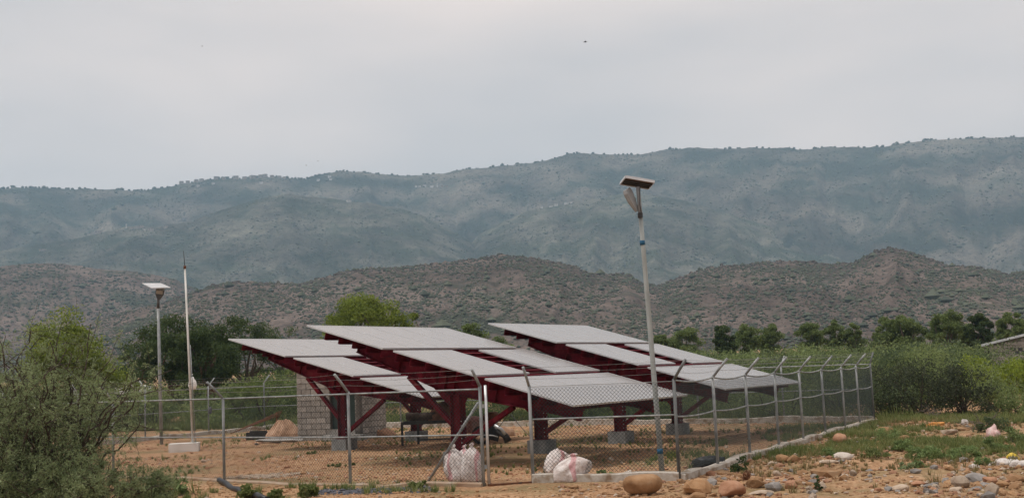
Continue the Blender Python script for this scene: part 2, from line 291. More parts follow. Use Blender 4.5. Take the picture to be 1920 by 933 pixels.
# solar glass: dusty cells with printed lines
def glassmat():
    m = bpy.data.materials.new('dusty solar glass'); m.use_nodes = True; t = m.node_tree; n = t.nodes.new; l = t.links.new
    b = t.nodes['Principled BSDF']; b.inputs['Roughness'].default_value = 0.16; b.inputs['IOR'].default_value = 1.5
    uv = n('ShaderNodeTexCoord'); sp = n('ShaderNodeSeparateXYZ'); l(uv.outputs['Generated'], sp.inputs[0])
    def lines(o, k, w):
        a = n('ShaderNodeMath'); a.operation = 'MULTIPLY'; a.inputs[1].default_value = k; l(o, a.inputs[0])
        f = n('ShaderNodeMath'); f.operation = 'FRACT'; l(a.outputs[0], f.inputs[0])
        d = n('ShaderNodeMath'); d.operation = 'SUBTRACT'; d.inputs[1].default_value = 0.5; l(f.outputs[0], d.inputs[0])
        ab = n('ShaderNodeMath'); ab.operation = 'ABSOLUTE'; l(d.outputs[0], ab.inputs[0])
        g = n('ShaderNodeMath'); g.operation = 'GREATER_THAN'; g.inputs[1].default_value = 0.5 - w; l(ab.outputs[0], g.inputs[0]); return g.outputs[0]
    oi = n('ShaderNodeObjectInfo')
    x = lines(sp.outputs[0], 6, 0.02); y = lines(sp.outputs[1], 12, 0.02); z = lines(sp.outputs[1], 2, 0.012)
    mxx = n('ShaderNodeMath'); mxx.operation = 'MAXIMUM'; l(x, mxx.inputs[0]); l(y, mxx.inputs[1])
    mz = n('ShaderNodeMath'); mz.operation = 'MAXIMUM'; l(mxx.outputs[0], mz.inputs[0]); l(z, mz.inputs[1])
    no = n('ShaderNodeTexNoise'); no.inputs['Scale'].default_value = 1.6; no.inputs['Detail'].default_value = 6; l(uv.outputs['Object'], no.inputs['Vector'])
    ra = n('ShaderNodeMath'); ra.operation = 'MULTIPLY_ADD'; ra.inputs[1].default_value = 0.10; l(oi.outputs['Random'], ra.inputs[0]); l(no.outputs[0], ra.inputs[2])
    r = n('ShaderNodeValToRGB'); e = r.color_ramp.elements; e[0].position = 0.3; e[0].color = (0.215, 0.198, 0.19, 1); e[1].position = 0.75; e[1].color = (0.26, 0.238, 0.226, 1)
    l(ra.outputs[0], r.inputs[0])
    mi = n('ShaderNodeMix'); mi.data_type = 'RGBA'; mi.inputs[7].default_value = (0.42, 0.41, 0.4, 1)
    sc = n('ShaderNodeMath'); sc.operation = 'MULTIPLY'; sc.inputs[1].default_value = 0.22; l(mz.outputs[0], sc.inputs[0])
    l(sc.outputs[0], mi.inputs[0]); l(r.outputs[0], mi.inputs[6]); l(mi.outputs[2], b.inputs['Base Color'])
    return m
M['pvglass'] = glassmat()

# ------------------------------------------------------------------ enclosure survey
BACK_R, BACK_L = np.array([11.5, 37.5]), np.array([-11.6, 52.6])
FR = [(-0.7, 21.21), (0.21, 21.46), (2.82, 20.81)]                 # gate post, gate post, front right corner
LEFT_END = np.array([-21.0, 34.5])

# ------------------------------------------------------------------ ground
def gz(x, y):
    x = np.asarray(x, float); y = np.asarray(y, float)
    z = 0.05 * (fbm(x * 0.9, y * 0.9, 4, 3) - 0.5) + 0.035 * (fbm(x * 4, y * 4, 3, 9) - 0.5)
    out_r = smooth(0.3, 1.6, (x - 2.82) * 0.889 - (y - 20.81) * 0.458) * smooth(120, 40, y)          # outside the right fence
    z = z + out_r * (0.22 * (fbm(x * 0.6 + 3, y * 0.6, 4, 21) - 0.45) + 0.06 * (fbm(x * 3.1, y * 3.1, 3, 5) - 0.5))
    z = z - 0.02 * smooth(20.6, 18.5, y) * smooth(3.5, 1.5, x)
    far = np.maximum(y - 58, 0)
    z = z + 0.020 * far * (0.7 + 0.6 * fbm(x * 0.01, y * 0.01, 3, 33)) * smooth(0, 12, far) + smooth(0, 30, far) * 0.8 * (fbm(x * 0.08, y * 0.08, 3, 41) - 0.5)
    return z
def gp(p): return np.array([p[0], p[1], float(gz(p[0], p[1]))])
def make_axis(lo, hi, d, far_lo, far_hi, k=1.16):
    a = list(np.arange(lo, hi, d)); s = d; p = a[-1]
    while p < far_hi: s = min(s * k, 220); p += s; a.append(p)
    s = d; p = lo; b = []
    while p > far_lo: s = min(s * k, 220); p -= s; b.append(p)
    return np.array(b[::-1] + a)
gx = make_axis(-20, 17, 0.16, -4200, 4200); gy = make_axis(14, 56, 0.16, -300, 5200)
X, Y = np.meshgrid(gx, gy); Z = gz(X, Y)
Z = np.where(Y > 620, np.minimum(Z, gz(X, np.full_like(Y, 620.0))), Z)
nx, ny = len(gx), len(gy)
ii = (np.arange(ny - 1)[:, None] * nx + np.arange(nx - 1)[None]).ravel()
mb = MB(); mb.add(np.stack([X, Y, Z], -1).reshape(-1, 3), np.stack([ii, ii + 1, ii + nx + 1, ii + nx], -1), True)
gm = bpy.data.materials.new('stony red earth'); gm.use_nodes = True
t = gm.node_tree; n = t.nodes.new; l = t.links.new; b = t.nodes['Principled BSDF']; b.inputs['Roughness'].default_value = 0.95; b.inputs['Specular IOR Level'].default_value = 0.1
co = n('ShaderNodeTexCoord')
def nzn(scale, det=6, ro=0.6):
    q = n('ShaderNodeTexNoise'); q.inputs['Scale'].default_value = scale; q.inputs['Detail'].default_value = det; q.inputs['Roughness'].default_value = ro; l(co.outputs['Object'], q.inputs['Vector']); return q.outputs[0]
def ramp(src, stops):
    r = n('ShaderNodeValToRGB'); e = r.color_ramp.elements
    while len(e) < len(stops): e.new(0.5)
    for k, (p, c) in enumerate(stops): e[k].position = p; e[k].color = (*c, 1)
    l(src, r.inputs[0]); return r.outputs[0]
def mixc(f, a, c_):
    m_ = n('ShaderNodeMix'); m_.data_type = 'RGBA'; l(f, m_.inputs[0]); l(a, m_.inputs[6]); l(c_, m_.inputs[7]); return m_.outputs[2]
c1 = ramp(nzn(0.55, 8, 0.68), [(0.34, (0.231, 0.129, 0.069)), (0.46, (0.369, 0.210, 0.111)), (0.58, (0.461, 0.283, 0.159)), (0.67, (0.392, 0.283, 0.184))])
c2 = ramp(nzn(14, 5, 0.7), [(0.38, (0.115, 0.067, 0.038)), (0.5, (0.357, 0.210, 0.120)), (0.63, (0.553, 0.404, 0.271))])
f1 = n('ShaderNodeValue'); f1.outputs[0].default_value = 0.5
cc = mixc(f1.outputs[0], c1, c2)
gr = ramp(nzn(0.23, 7, 0.7), [(0.47, (0, 0, 0)), (0.60, (0.7, 0.7, 0.7))])
gcol = ramp(nzn(5, 5), [(0.4, (0.10, 0.10, 0.045)), (0.6, (0.19, 0.165, 0.085))])
cc = mixc(gr, cc, gcol)
l(cc, b.inputs['Base Color'])
bp = n('ShaderNodeBump'); bp.inputs['Strength'].default_value = 0.7; bp.inputs['Distance'].default_value = 0.04; l(nzn(22, 6, 0.7), bp.inputs['Height']); l(bp.outputs[0], b.inputs['Normal'])
mb.build('ground', gm, None, 'structure')

# ------------------------------------------------------------------ hills and mountains (heights from the skyline, real distances)
def skyline(pts):
    az, tn = [], []
    for x, y in pts:
        r = ray(x, y); az.append(math.atan2(r[0], r[1])); tn.append(r[2] / math.hypot(r[0], r[1]))
    return np.array(az), np.array(tn)
def hillmat(name, soil, rockc, green, s1, s2, greenness, bump=0.6, bd=2.0):
    m = bpy.data.materials.new(name); m.use_nodes = True; t = m.node_tree; n = t.nodes.new; l = t.links.new
    b = t.nodes['Principled BSDF']; b.inputs['Roughness'].default_value = 1; b.inputs['Specular IOR Level'].default_value = 0
    co = n('ShaderNodeTexCoord')
    def nz_(s, d=6, r=0.62):
        q = n('ShaderNodeTexNoise'); q.inputs['Scale'].default_value = s; q.inputs['Detail'].default_value = d; q.inputs['Roughness'].default_value = r; l(co.outputs['Object'], q.inputs['Vector']); return q.outputs[0]
    def rp_(src, st):
        r = n('ShaderNodeValToRGB'); e = r.color_ramp.elements
        while len(e) < len(st): e.new(0.5)
        for k, (p, c) in enumerate(st): e[k].position = p; e[k].color = (*c, 1)
        l(src, r.inputs[0]); return r.outputs[0]
    def mx_(f, a, c):
        q = n('ShaderNodeMix'); q.data_type = 'RGBA'; l(f, q.inputs[0]); l(a, q.inputs[6]); l(c, q.inputs[7]); return q.outputs[2]
    a = rp_(nz_(s1, 9, 0.7), [(0.40, rockc), (0.49, soil), (0.62, tuple(min(1, c * 1.45) for c in soil))])
    g = rp_(nz_(s1 * 1.7, 6), [(0.35, tuple(c * 0.7 for c in green)), (0.65, tuple(c * 1.35 for c in green))])
    fine = rp_(nz_(s1 * 5.5, 6, 0.75), [(0.36, tuple(c * 0.35 for c in green)), (0.5, soil), (0.64, tuple(min(1, c * 1.5) for c in soil))])
    hv = n('ShaderNodeValue'); hv.outputs[0].default_value = 0.5; a = mx_(hv.outputs[0], a, fine)
    g2 = rp_(nz_(s1 * 6.5, 6, 0.75), [(0.38, tuple(c * 0.4 for c in green)), (0.62, tuple(c * 1.7 for c in green))]); g = mx_(hv.outputs[0], g, g2)
    lo = 0.62 - 0.3 * greenness
    f = rp_(nz_(s2, 8, 0.7), [(lo, (0, 0, 0)), (lo + 0.14, (1, 1, 1))])
    lf_ = n('ShaderNodeMapRange'); l(nz_(s2 * 0.55, 4, 0.6), lf_.inputs[0]); lf_.inputs[1].default_value = 0.34; lf_.inputs[2].default_value = 0.66; lf_.inputs[3].default_value = 0.62; lf_.inputs[4].default_value = 1.3
    vs_ = n('ShaderNodeVectorMath'); vs_.operation = 'SCALE'; l(mx_(f, a, g), vs_.inputs[0]); l(lf_.outputs[0], vs_.inputs[3]); l(vs_.outputs[0], b.inputs['Base Color'])
    bp = n('ShaderNodeBump'); bp.inputs['Strength'].default_value = bump; bp.inputs['Distance'].default_value = bd; l(nz_(s1 * 1.4, 8, 0.7), bp.inputs['Height']); l(bp.outputs[0], b.inputs['Normal'])
    return m
class Hill:
    def __init__(s, name, sky_pts, r0, r1, r2, mat, seed, gully, gscale, naz=520, nr=90, shape=1.0, rim=0.0, jag=0.0):
        az, tn = skyline(sky_pts); A = np.linspace(az[0], az[-1], naz)
        T = np.interp(A, az, tn)
        s.A, s.r0, s.r1, s.r2 = A, r0, r1, r2
        rr = np.concatenate([np.linspace(r0, r1, nr), np.linspace(r1, r2, nr // 3)[1:]])
        AA, RR = np.meshgrid(A, rr); x = RR * np.sin(AA); y = RR * np.cos(AA)
        crest = CAM_Z + T * r1
        k = np.clip((RR - r0) / (r1 - r0), 0, 1); base = 4.0 + 0 * k
        prof = k ** shape
        # the crest band keeps its height and gains crags; slopes get gullies and spurs
        H = base + (crest[None] - base) * prof
        g1 = fbm(AA * gscale * 1.0 + fbm(AA * 9, k * 2, 3, seed + 5) * 1.2, k * 1.6, 5, seed, 0.52, True)
        win = np.sin(np.pi * np.clip(k, 0, 1)) ** 0.8
        H = H + gully * crest[None] * (g1 - 0.62) * win
        H = H + 0.016 * crest[None] * (fbm(x / (r1 * 0.010), y / (r1 * 0.010), 4, seed + 3) - 0.5) * smooth(0, .15, k)
        H = H + jag * (fbm(AA * 420, RR / r1 * 30, 4, seed + 8) - 0.55) * smooth(0.75, 1.0, k)
        if rim: H = H + rim * (smooth(0.80, 0.90, k) - k)
        lim = CAM_Z + (T * 0.985 * RR.T.T if False else T[None] * RR)       # nothing on the slope may rise above the skyline
        H = np.where(k < 1, np.minimum(H, lim + jag * 0.3), H)
        back = np.clip((RR - r1) / (r2 - r1), 0, 1)
        H = H - back * crest[None] * 0.9
        s.x, s.y, s.H, s.k = x, y, H, k
        nrr, na = H.shape; i = (np.arange(nrr - 1)[:, None] * na + np.arange(na - 1)[None]).ravel()
        mb = MB(); mb.add(np.stack([x, y, H], -1).reshape(-1, 3), np.stack([i, i + 1, i + na + 1, i + na], -1), True)
        s.o = mb.build(name, mat, None, 'structure')
    def at(s, a, r):                                            # terrain height at azimuth, distance
        nr = int((s.k[:, 0] < 1).sum()) + 1
        fi = np.clip((a - s.A[0]) / (s.A[-1] - s.A[0]) * (len(s.A) - 1), 0, len(s.A) - 1.001)
        fj = np.clip((r - s.r0) / (s.r1 - s.r0) * (nr - 1), 0, nr - 1.001)
        i = fi.astype(int); j = fj.astype(int); u = fi - i; v = fj - j
        H = s.H; return (H[j, i] * (1 - u) + H[j, i + 1] * u) * (1 - v) + (H[j + 1, i] * (1 - u) + H[j + 1, i + 1] * u) * v

FAR = [(-1500, 380), (-700, 350), (-300, 360), (0, 353), (60, 352), (130, 354), (190, 354), (240, 357), (270, 357), (300, 352), (340, 345), (400, 336), (460, 334), (500, 331), (550, 335), (575, 336), (600, 326), (640, 320), (680, 321), (720, 327), (760, 330), (800, 327), (840, 325), (870, 316), (920, 314), (960, 310), (1000, 304), (1040, 296), (1070, 288), (1100, 287), (1150, 290), (1200, 290), (1240, 281), (1290, 277), (1340, 279), (1400, 277), (1450, 276), (1500, 279), (1560, 276), (1600, 275), (1660, 276), (1690, 268), (1740, 263), (1800, 261), (1860, 259), (1920, 257), (2400, 262), (3200, 300), (4000, 330)]
SPUR = [(-1500, 560), (-600, 520), (-200, 500), (0, 470), (90, 455), (180, 438), (240, 424), (300, 424), (360, 414), (420, 392), (480, 373), (545, 364), (610, 372), (680, 379), (740, 388), (790, 402), (830, 424), (880, 452), (940, 500), (1000, 560), (1100, 620), (1300, 660)]
SPUR2 = [(700, 640), (800, 560), (860, 480), (900, 440), (950, 412), (1000, 392), (1060, 381), (1110, 372), (1180, 362), (1240, 366), (1300, 380), (1380, 405), (1460, 430), (1560, 462), (1680, 480), (1800, 492), (1920, 500), (2300, 520), (3000, 600)]
LOWL = [(-1500, 560), (-500, 520), (-150, 508), (0, 500), (60, 493), (120, 494), (200, 504), (280, 512), (330, 524), (380, 546), (430, 575), (500, 610), (600, 650)]
NEAR = [(-300, 720), (60, 670), (120, 630), (180, 600), (240, 582), (310, 566), (360, 546), (400, 533), (440, 527), (500, 530), (560, 529), (600, 521), (640, 508), (700, 501), (760, 499), (840, 489), (900, 482), (940, 477), (1000, 483), (1050, 490), (1080, 499), (1110, 513), (1150, 512), (1180, 516), (1205, 530), (1235, 535), (1260, 524), (1300, 509), (1340, 499), (1400, 494), (1460, 487), (1500, 489), (1560, 494), (1600, 492), (1640, 469), (1665, 464), (1700, 469), (1740, 484), (1780, 497), (1820, 497), (1860, 506), (1890, 512), (1920, 508), (2100, 498), (2500, 510), (3200, 560), (4000, 640)]
m_far = hillmat('green mountain slope', (0.17, 0.15, 0.125), (0.045, 0.045, 0.043), (0.045, 0.055, 0.042), 0.028, 0.007, 0.66, 1.0, 12)
m_spur = hillmat('green hillside', (0.125, 0.118, 0.095), (0.055, 0.052, 0.046), (0.05, 0.06, 0.04), 0.035, 0.012, 0.58, 1.0, 8)
m_low = hillmat('brown scrub hill', (0.14, 0.11, 0.096), (0.06, 0.05, 0.048), (0.05, 0.06, 0.042), 0.045, 0.012, 0.42, 1.0, 4)
m_near = hillmat('dark rocky hill', (0.125, 0.10, 0.088), (0.036, 0.032, 0.033), (0.046, 0.052, 0.04), 0.13, 0.020, 0.36, 0.8, 1.2)
far_hill = Hill('mountain', FAR, 1900, 3000, 4300, m_far, 11, 0.17, 26, 900, 110, 0.9, jag=3)
spur_hill = Hill('hill', SPUR, 1500, 2350, 2900, m_spur, 23, 0.15, 26, 560, 90, 0.95, jag=2)
spur2_hill = Hill('hill', SPUR2, 1500, 2400, 2950, m_spur, 29, 0.16, 26, 520, 90, 0.95, jag=2)
low_hill = Hill('hill', LOWL, 820, 1250, 1650, m_low, 31, 0.16, 36, 420, 80, 0.9, jag=1.5)
near_hill = Hill('hill', NEAR, 430, 760, 1080, m_near, 47, 0.12, 30, 1100, 150, 0.85, rim=0.0, jag=3.2)

OCT = (np.array([[1, 0, 0], [-1, 0, 0], [0, 1, 0], [0, -1, 0], [0, 0, 1], [0, 0, -1.0]]), np.array([[0, 2, 4], [2, 1, 4], [1, 3, 4], [3, 0, 4], [2, 0, 5], [1, 2, 5], [3, 1, 5], [0, 3, 5]]))
# shrubs dotted over the slopes
def dots(hill, n, size, a0, a1, seed, name, mat, kmax=0.99, cl=None):
    rng = np.random.default_rng(seed); a = rng.uniform(a0, a1, n * 3); k = rng.uniform(0.02, kmax, n * 3)
    r = hill.r0 + k * (hill.r1 - hill.r0)
    dens = fbm(a * 60, r / 90, 4, seed); keep = rng.uniform(0.25, 0.62, n * 3) < dens; a, r = a[keep][:n], r[keep][:n]; m = len(a)
    z = hill.at(a, r); s = size * rng.lognormal(0, 0.42, m)
    v0, f0 = OCT; v0 = v0 * np.array([1, 1, 0.75])
    v = v0[None] * s[:, None, None] * rng.uniform(0.65, 1.3, (m, len(v0), 1)) + np.stack([r * np.sin(a), r * np.cos(a), z + s * 0.3], -1)[:, None]
    f = f0[None] + (np.arange(m) * len(v0))[:, None, None]
    mb = MB(); mb.add(v.reshape(-1, 3), f.reshape(-1, 3)); return mb.build(name, mat, None, 'stuff')
dots(near_hill, 30000, 0.52, -0.50, 0.52, 5, 'hillside_shrubs', M['shrub_far'])
dots(near_hill, 700, 1.25, -0.50, 0.52, 51, 'hillside_shrubs', M['shrub_far'])
dots(low_hill, 7000, 0.9, -0.50, -0.2, 6, 'hillside_shrubs', M['shrub_far'])
dots(spur_hill, 12000, 1.25, -0.50, 0.05, 7, 'hillside_shrubs', M['shrub_far'])
dots(spur2_hill, 12000, 1.3, -0.05, 0.52, 8, 'hillside_shrubs', M['shrub_far'])
dots(far_hill, 20000, 1.7, -0.50, 0.52, 9, 'hillside_shrubs', M['shrub_far'])
# trees along the far skyline
rng = np.random.default_rng(12); a = np.concatenate([rng.uniform(-0.46, -0.15, 150), rng.uniform(-0.15, 0.46, 130)]); r = np.full(len(a), far_hill.r1 - 2.0); z = far_hill.at(a, r)
mb = MB(); v0, f0 = ICO[1]
for q in range(len(a)):
    s_ = rng.uniform(1.6, 3.6) * rng.choice([1, 1, 1.3]); mb.add(v0 * np.array([s_ * 1.2, s_ * 1.2, s_]) * rng.uniform(0.7, 1.2, (len(v0), 1)) + [r[q] * math.sin(a[q]), r[q] * math.cos(a[q]), z[q] + s_ * 0.5], f0)
mb.build('skyline_trees', M['shrub_far'], None, 'stuff')

# rocks along the near crest
rng = np.random.default_rng(15); mb = MB()
for q in range(900):
    a_ = rng.uniform(-0.3, 0.5); r_ = near_hill.r1 - abs(rng.normal(0, 22)); z_ = float(near_hill.at(np.array([a_]), np.array([r_]))[0]); s_ = rng.uniform(0.5, 1.7)
    v, f = rock_v(rng, 1, 0.9); mb.add(v * s_ * [1.2, 1.2, 0.8] + [r_ * math.sin(a_), r_ * math.cos(a_), z_], f)
mb.build('crest_rocks', pmat('dark crest rock', [(0.05, 0.042, 0.04), (0.09, 0.075, 0.068)], 0.4, 1.0), None, 'stuff')

# ------------------------------------------------------------------ foliage builders
def leaf_tris(rng, c, size, up=0.3, aspect=2.2, droop=None):
    m = len(c); d = rng.normal(size=(m, 3)); d[:, 2] += up; d /= np.linalg.norm(d, axis=1)[:, None]
    e = np.cross(d, rng.normal(size=(m, 3))); e /= np.linalg.norm(e, axis=1)[:, None] + 1e-9
    s = (size * rng.uniform(0.6, 1.4, m))[:, None]
    v = np.stack([c - e * s / aspect * 0.5, c + d * s * 0.5 + e * s / aspect * 0.5 * 0.2, c + e * s / aspect * 0.5 + d * s * 0.15, c + d * s], 1)
    # a folded quad: base-left, base-right, tip
    v = np.stack([c - d * s * 0.5, c + e * s / aspect * 0.5, c + d * s * 0.5, c - e * s / aspect * 0.5], 1)
    q = np.arange(m)[:, None] * 4 + np.array([0, 1, 2, 3])[None]
    return v.reshape(-1, 3), q
def crown_points(rng, clusters, per, rad):
    c = np.repeat(clusters, per, 0); r = np.repeat(rad, per)[:, None]
    g = rng.normal(size=c.shape); g /= np.linalg.norm(g, axis=1)[:, None]
    return c + g * r * (rng.uniform(0, 1, (len(c), 1)) ** 0.55) * np.array([1, 1, 0.7])
def limb(p, q, rng, n=6, sag=0.1):
    t = np.linspace(0, 1, n)[:, None]; p = np.asarray(p); q = np.asarray(q); Ln = np.linalg.norm(q - p)
    w = rng.normal(size=3) * sag * Ln
    return p * (1 - t) + q * t + w * np.sin(t * math.pi) + rng.normal(size=(n, 3)) * 0.02 * Ln * np.sin(t * math.pi)
def tree(base, h, rx, rz, leaf, mat, label, cat='tree', name='tree', group=None, seed=0, ncl=34, per=130, trunk=0.14, bark='bark', flat=0.0, low=0.3, open_=0.0, up=0.2):
    rng = np.random.default_rng(seed); base = np.asarray(base, float); t = thing(name, label, cat, base, group)
    cz = h - rz; cl = []
    while len(cl) < ncl:
        g = rng.normal(size=3); g /= np.linalg.norm(g); k = rng.uniform(0.45, 1.0) ** 0.6
        p = np.array([g[0] * rx, g[1] * rx, g[2] * rz]) * k * np.array([1 + 0.25 * math.sin(3 * math.atan2(g[1], g[0]) + seed)] * 2 + [1])
        if flat and p[2] < -flat * rz: continue
        if cz + p[2] < low * h * rng.uniform(0.6, 1.0): continue
        cl.append(base + [p[0], p[1], cz + p[2]])
    cl = np.array(cl); rad = rx * rng.uniform(0.24, 0.46, ncl)
    tk = MB(); top = base + [rng.normal() * 0.1, rng.normal() * 0.1, max(0.25 * h, cz - 0.7 * rz)]
    tk.tube(limb(base - [0, 0, 0.1], top, rng, 5, 0.05), np.linspace(trunk, trunk * 0.75, 5), 8)
    for q in range(min(ncl, 12)):
        st = base + (top - base) * rng.uniform(0.65, 1.0); tk.tube(limb(st, cl[q], rng, 6, 0.12), np.linspace(trunk * 0.5, trunk * 0.08, 6), 5, False)
    tk.build('trunk', M[bark], t)
    pts = crown_points(rng, cl, int(per * 1.3), rad)
    lf = MB(); v, f = leaf_tris(rng, pts, leaf, up); lf.add(v, f); lf.build('crown', mat if not isinstance(mat, str) else M[mat], t)
    return t
def bush_arrays(rng, base, rx, ry, h, leaf, n, ncl=14, up=0.3, gap=0.3):
    base = np.asarray(base, float); th = rng.uniform(0, 2 * math.pi, ncl); k = rng.uniform(0.1, 1, ncl) ** 0.6
    zz = rng.uniform(0.04, 1.02, ncl) ** 1.15 * (1 - 0.4 * k ** 2)
    cl = base + np.stack([np.cos(th) * k * rx * 0.75, np.sin(th) * k * ry * 0.75, zz * h * 0.92], -1)
    rad = np.minimum(rx, h) * rng.uniform(0.22, 0.46, ncl)
    pts = crown_points(rng, cl, max(4, n // ncl), rad); pts = pts[pts[:, 2] > base[2] + 0.02]
    v, f = leaf_tris(rng, pts, leaf, up); return v, f, cl
def bush(base, rx, h, leaf, n, mat, label, name='bush', cat='bush', group=None, seed=0, ncl=16, ry=None, bark='twig', up=0.3):
    rng = np.random.default_rng(seed + 1000); t = thing(name, label, cat, base, group); base = np.asarray(base, float)
    v, f, cl = bush_arrays(rng, base, rx, ry or rx, h, leaf, n, ncl, up)
    st = MB()
    for q in range(min(ncl, 14)): st.tube(limb(base + rng.normal(size=3) * [0.12, 0.12, 0], cl[q], rng, 5, 0.12), np.linspace(0.03, 0.008, 5) * (0.5 + h / 3) * min(1, h / 1.6), 4, False)
    st.build('stem', M[bark], t); lf = MB(); lf.add(v, f); lf.build('foliage', M[mat], t); return t

# ------------------------------------------------------------------ solar arrays
WU = 5.75; VROWS = [(0.0, 2.376), (2.617, 4.922), (5.203, 7.457)]
PUR = [0.58 + 0.4333 * k for k in range(16)]
def solar_array(o, az, tilt, label):
    o = np.array([o[0], o[1], o[2] + CAM_Z]); az, tilt = math.radians(az), math.radians(tilt)
    e = np.array([math.cos(az), math.sin(az), 0]); dh = np.array([math.sin(az), -math.cos(az), 0])
    d = math.cos(tilt) * dh - math.sin(tilt) * np.array([0, 0, 1.]); nn = np.cross(d, e); nn = nn if nn[2] > 0 else -nn
    P = lambda u, v, w=0.0: o + u * e + v * d + w * nn
    vc = 3.73; ub = [1.05, 4.70]
    root = thing('solar_array', label, 'solar panels', [*(o + 2.9 * e + vc * d)[:2], 0.0], 'solar arrays inside the fence')
    # modules: five, two + two, five
    def module(u0, u1, v0, v1):
        g = 0.012; u0 += g; u1 -= g; fr = MB(); w0, w1 = -0.04, 0.0; b_ = 0.018
        for (a, b2, c, d2) in ((u0, u1, v0, v0 + b_), (u0, u1, v1 - b_, v1), (u0, u0 + b_, v0 + b_, v1 - b_), (u1 - b_, u1, v0 + b_, v1 - b_)):
            fr.prism([P(a, c, w0), P(b2, c, w0), P(b2, d2, w0), P(a, d2, w0)], nn * (w1 - w0))
        f = fr.build('solar_panel', M['alu'], root)
        # glass laid in the module's own frame so its printed cell lines follow the module
        gl = bpy.data.meshes.new('glass'); W_, H_ = (u1 - u0) - 2 * b_, (v1 - v0) - 2 * b_
        vs = [(x, y, z) for z in (-0.008, -0.003) for x, y in ((0, 0), (W_, 0), (W_, H_), (0, H_))]
        gl.from_pydata(vs, [], [(0, 1, 2, 3)[::-1], (4, 5, 6, 7), (0, 1, 5, 4), (1, 2, 6, 5), (2, 3, 7, 6), (3, 0, 4, 7)]); gl.materials.append(M['pvglass'])
        go = link('glass', gl, f); mw = Matrix.Identity(4)
        for k in range(3): mw[k][0], mw[k][1], mw[k][2] = e[k], d[k], nn[k]
        p = P(u0 + b_, v0 + b_) - np.array(root.location)
        if np.dot(np.cross(e, d), nn) < 0: gl.flip_normals()
        mw.translation = Vector(p); go.matrix_local = mw
    wm = WU / 5
    for k in range(5): module(k * wm, (k + 1) * wm, *VROWS[0]); module(k * wm + 0.08, (k + 1) * wm + 0.08, *VROWS[2])
    for u0 in (0.10, 0.10 + wm, 3.582, 3.582 + wm): module(u0, u0 + wm + 0.005, *VROWS[1])
    for v in PUR:                                               # C purlins: web, two flanges
        p = MB()
        for (va, vb, wa, wb) in ((v - 0.004, v + 0.004, -0.225, -0.045), (v + 0.004, v + 0.06, -0.053, -0.045), (v + 0.004, v + 0.06, -0.225, -0.217)):
            p.prism([P(0.06, va, wa), P(0.06, vb, wa), P(0.06, vb, wb), P(0.06, va, wb)], e * (WU - 0.06))
        p.build('purlin', M['red'], root)
    zt = {}
    for u in ub:
        def dep(v): return 0.24 + 0.30 * max(0, 1 - abs(v - vc) / 2.9)
        vs = np.linspace(0.86, 7.18, 14); g = MB(); wt = -0.228
        top = [P(u - 0.006, v, wt - 0.016) for v in vs]; bot = [P(u - 0.006, v, wt - dep(v) + 0.016) for v in vs[::-1]]
        g.prism(top + bot, e * 0.012)                                              # web
        g.prism([P(u - 0.09, vs[0], wt - 0.016), P(u + 0.09, vs[0], wt - 0.016), P(u + 0.09, vs[-1], wt - 0.016), P(u - 0.09, vs[-1], wt - 0.016)], nn * 0.016)
        for a, b2 in zip(vs[:-1], vs[1:]):                                         # lower flange
            g.prism([P(u - 0.09, a, wt - dep(a)), P(u + 0.09, a, wt - dep(a)), P(u + 0.09, b2, wt - dep(b2)), P(u - 0.09, b2, wt - dep(b2))], nn * 0.016)
        for v in (0.88, 2.2, 3.6, 3.86, 5.0, 6.2, 7.14):                           # stiffeners
            for s_ in (-1, 1): g.prism([P(u + s_ * 0.006, v, wt - 0.017), P(u + s_ * 0.085, v, wt - 0.017), P(u + s_ * 0.085, v, wt - dep(v) + 0.017), P(u + s_ * 0.006, v, wt - dep(v) + 0.017)], d * 0.01)
        g.build('girder', M['red'], root)
        # cleat and thin rod that steady the upper purlins
        rd = MB(); rd.tube([P(u, 0.62, -0.22), P(u + 0.02, 1.34, -0.42)], 0.017, 5); rd.build('stay_rod', M['red'], root)
        # column: H section, cap gussets
        cb = P(u, vc); x0 = cb[:2]; ztop = P(u, vc, -0.228 - dep(vc) + 0.0)[2] - 0.02
        base = np.array([*x0, 0.33]); hh = ztop - 0.33; D = np.array([*dh[:2], 0]); c = MB(); up = np.array([0, 0, 1.])
        def vb(cx, cy, wx, wy, z0=0.33, z1=ztop): c.prism([np.array([*x0, z0]) + e * (cx + a * wx / 2) + D * (cy + b3 * wy / 2) for a, b3 in ((-1, -1), (1, -1), (1, 1), (-1, 1))], up * (z1 - z0))
        vb(0, -0.125, 0.25, 0.016); vb(0, 0.125, 0.25, 0.016); vb(0, 0, 0.014, 0.234)
        vb(0, 0, 0.34, 0.34, 0.33, 0.35)
        c.build('column', M['red'], root)
        bo = MB()
        for s_ in (-1, 1):
            for z_ in (0.42, 0.52, 0.62, 0.9, 1.0): bo.box(np.array([*x0, z_]) + e * s_ * 0.08 + D * 0.137, (0.025, 0.025, 0.025))
        bo.build('bolt', M['bolt'], root)
        for side, zc, dv in ((-1, 0.92, 1.22), (1, 0.52, 1.75)):
            tgt = P(u, vc + side * dv, -0.228 - dep(vc + side * dv) - 0.02); src = np.array([*x0, zc]) + D * side * 0.14
            bm_ = MB(); bm_.beam(src, tgt, 0.13, 0.10); bm_.build('brace', M['red'], root)
        gs = MB()
        for side in (-1, 1):
            q0 = np.array([*x0, ztop - 0.36]) + D * side * 0.134; q1 = np.array([*x0, ztop - 0.01]) + D * side * 0.134
            q2 = P(u, vc + side * 0.50, -0.228 - dep(vc + side * 0.5) - 0.004)
            gs.prism([q0 - e * 0.008, q1 - e * 0.008, q2 - e * 0.008], e * 0.016)
        gs.build('gusset', M['red'], root)
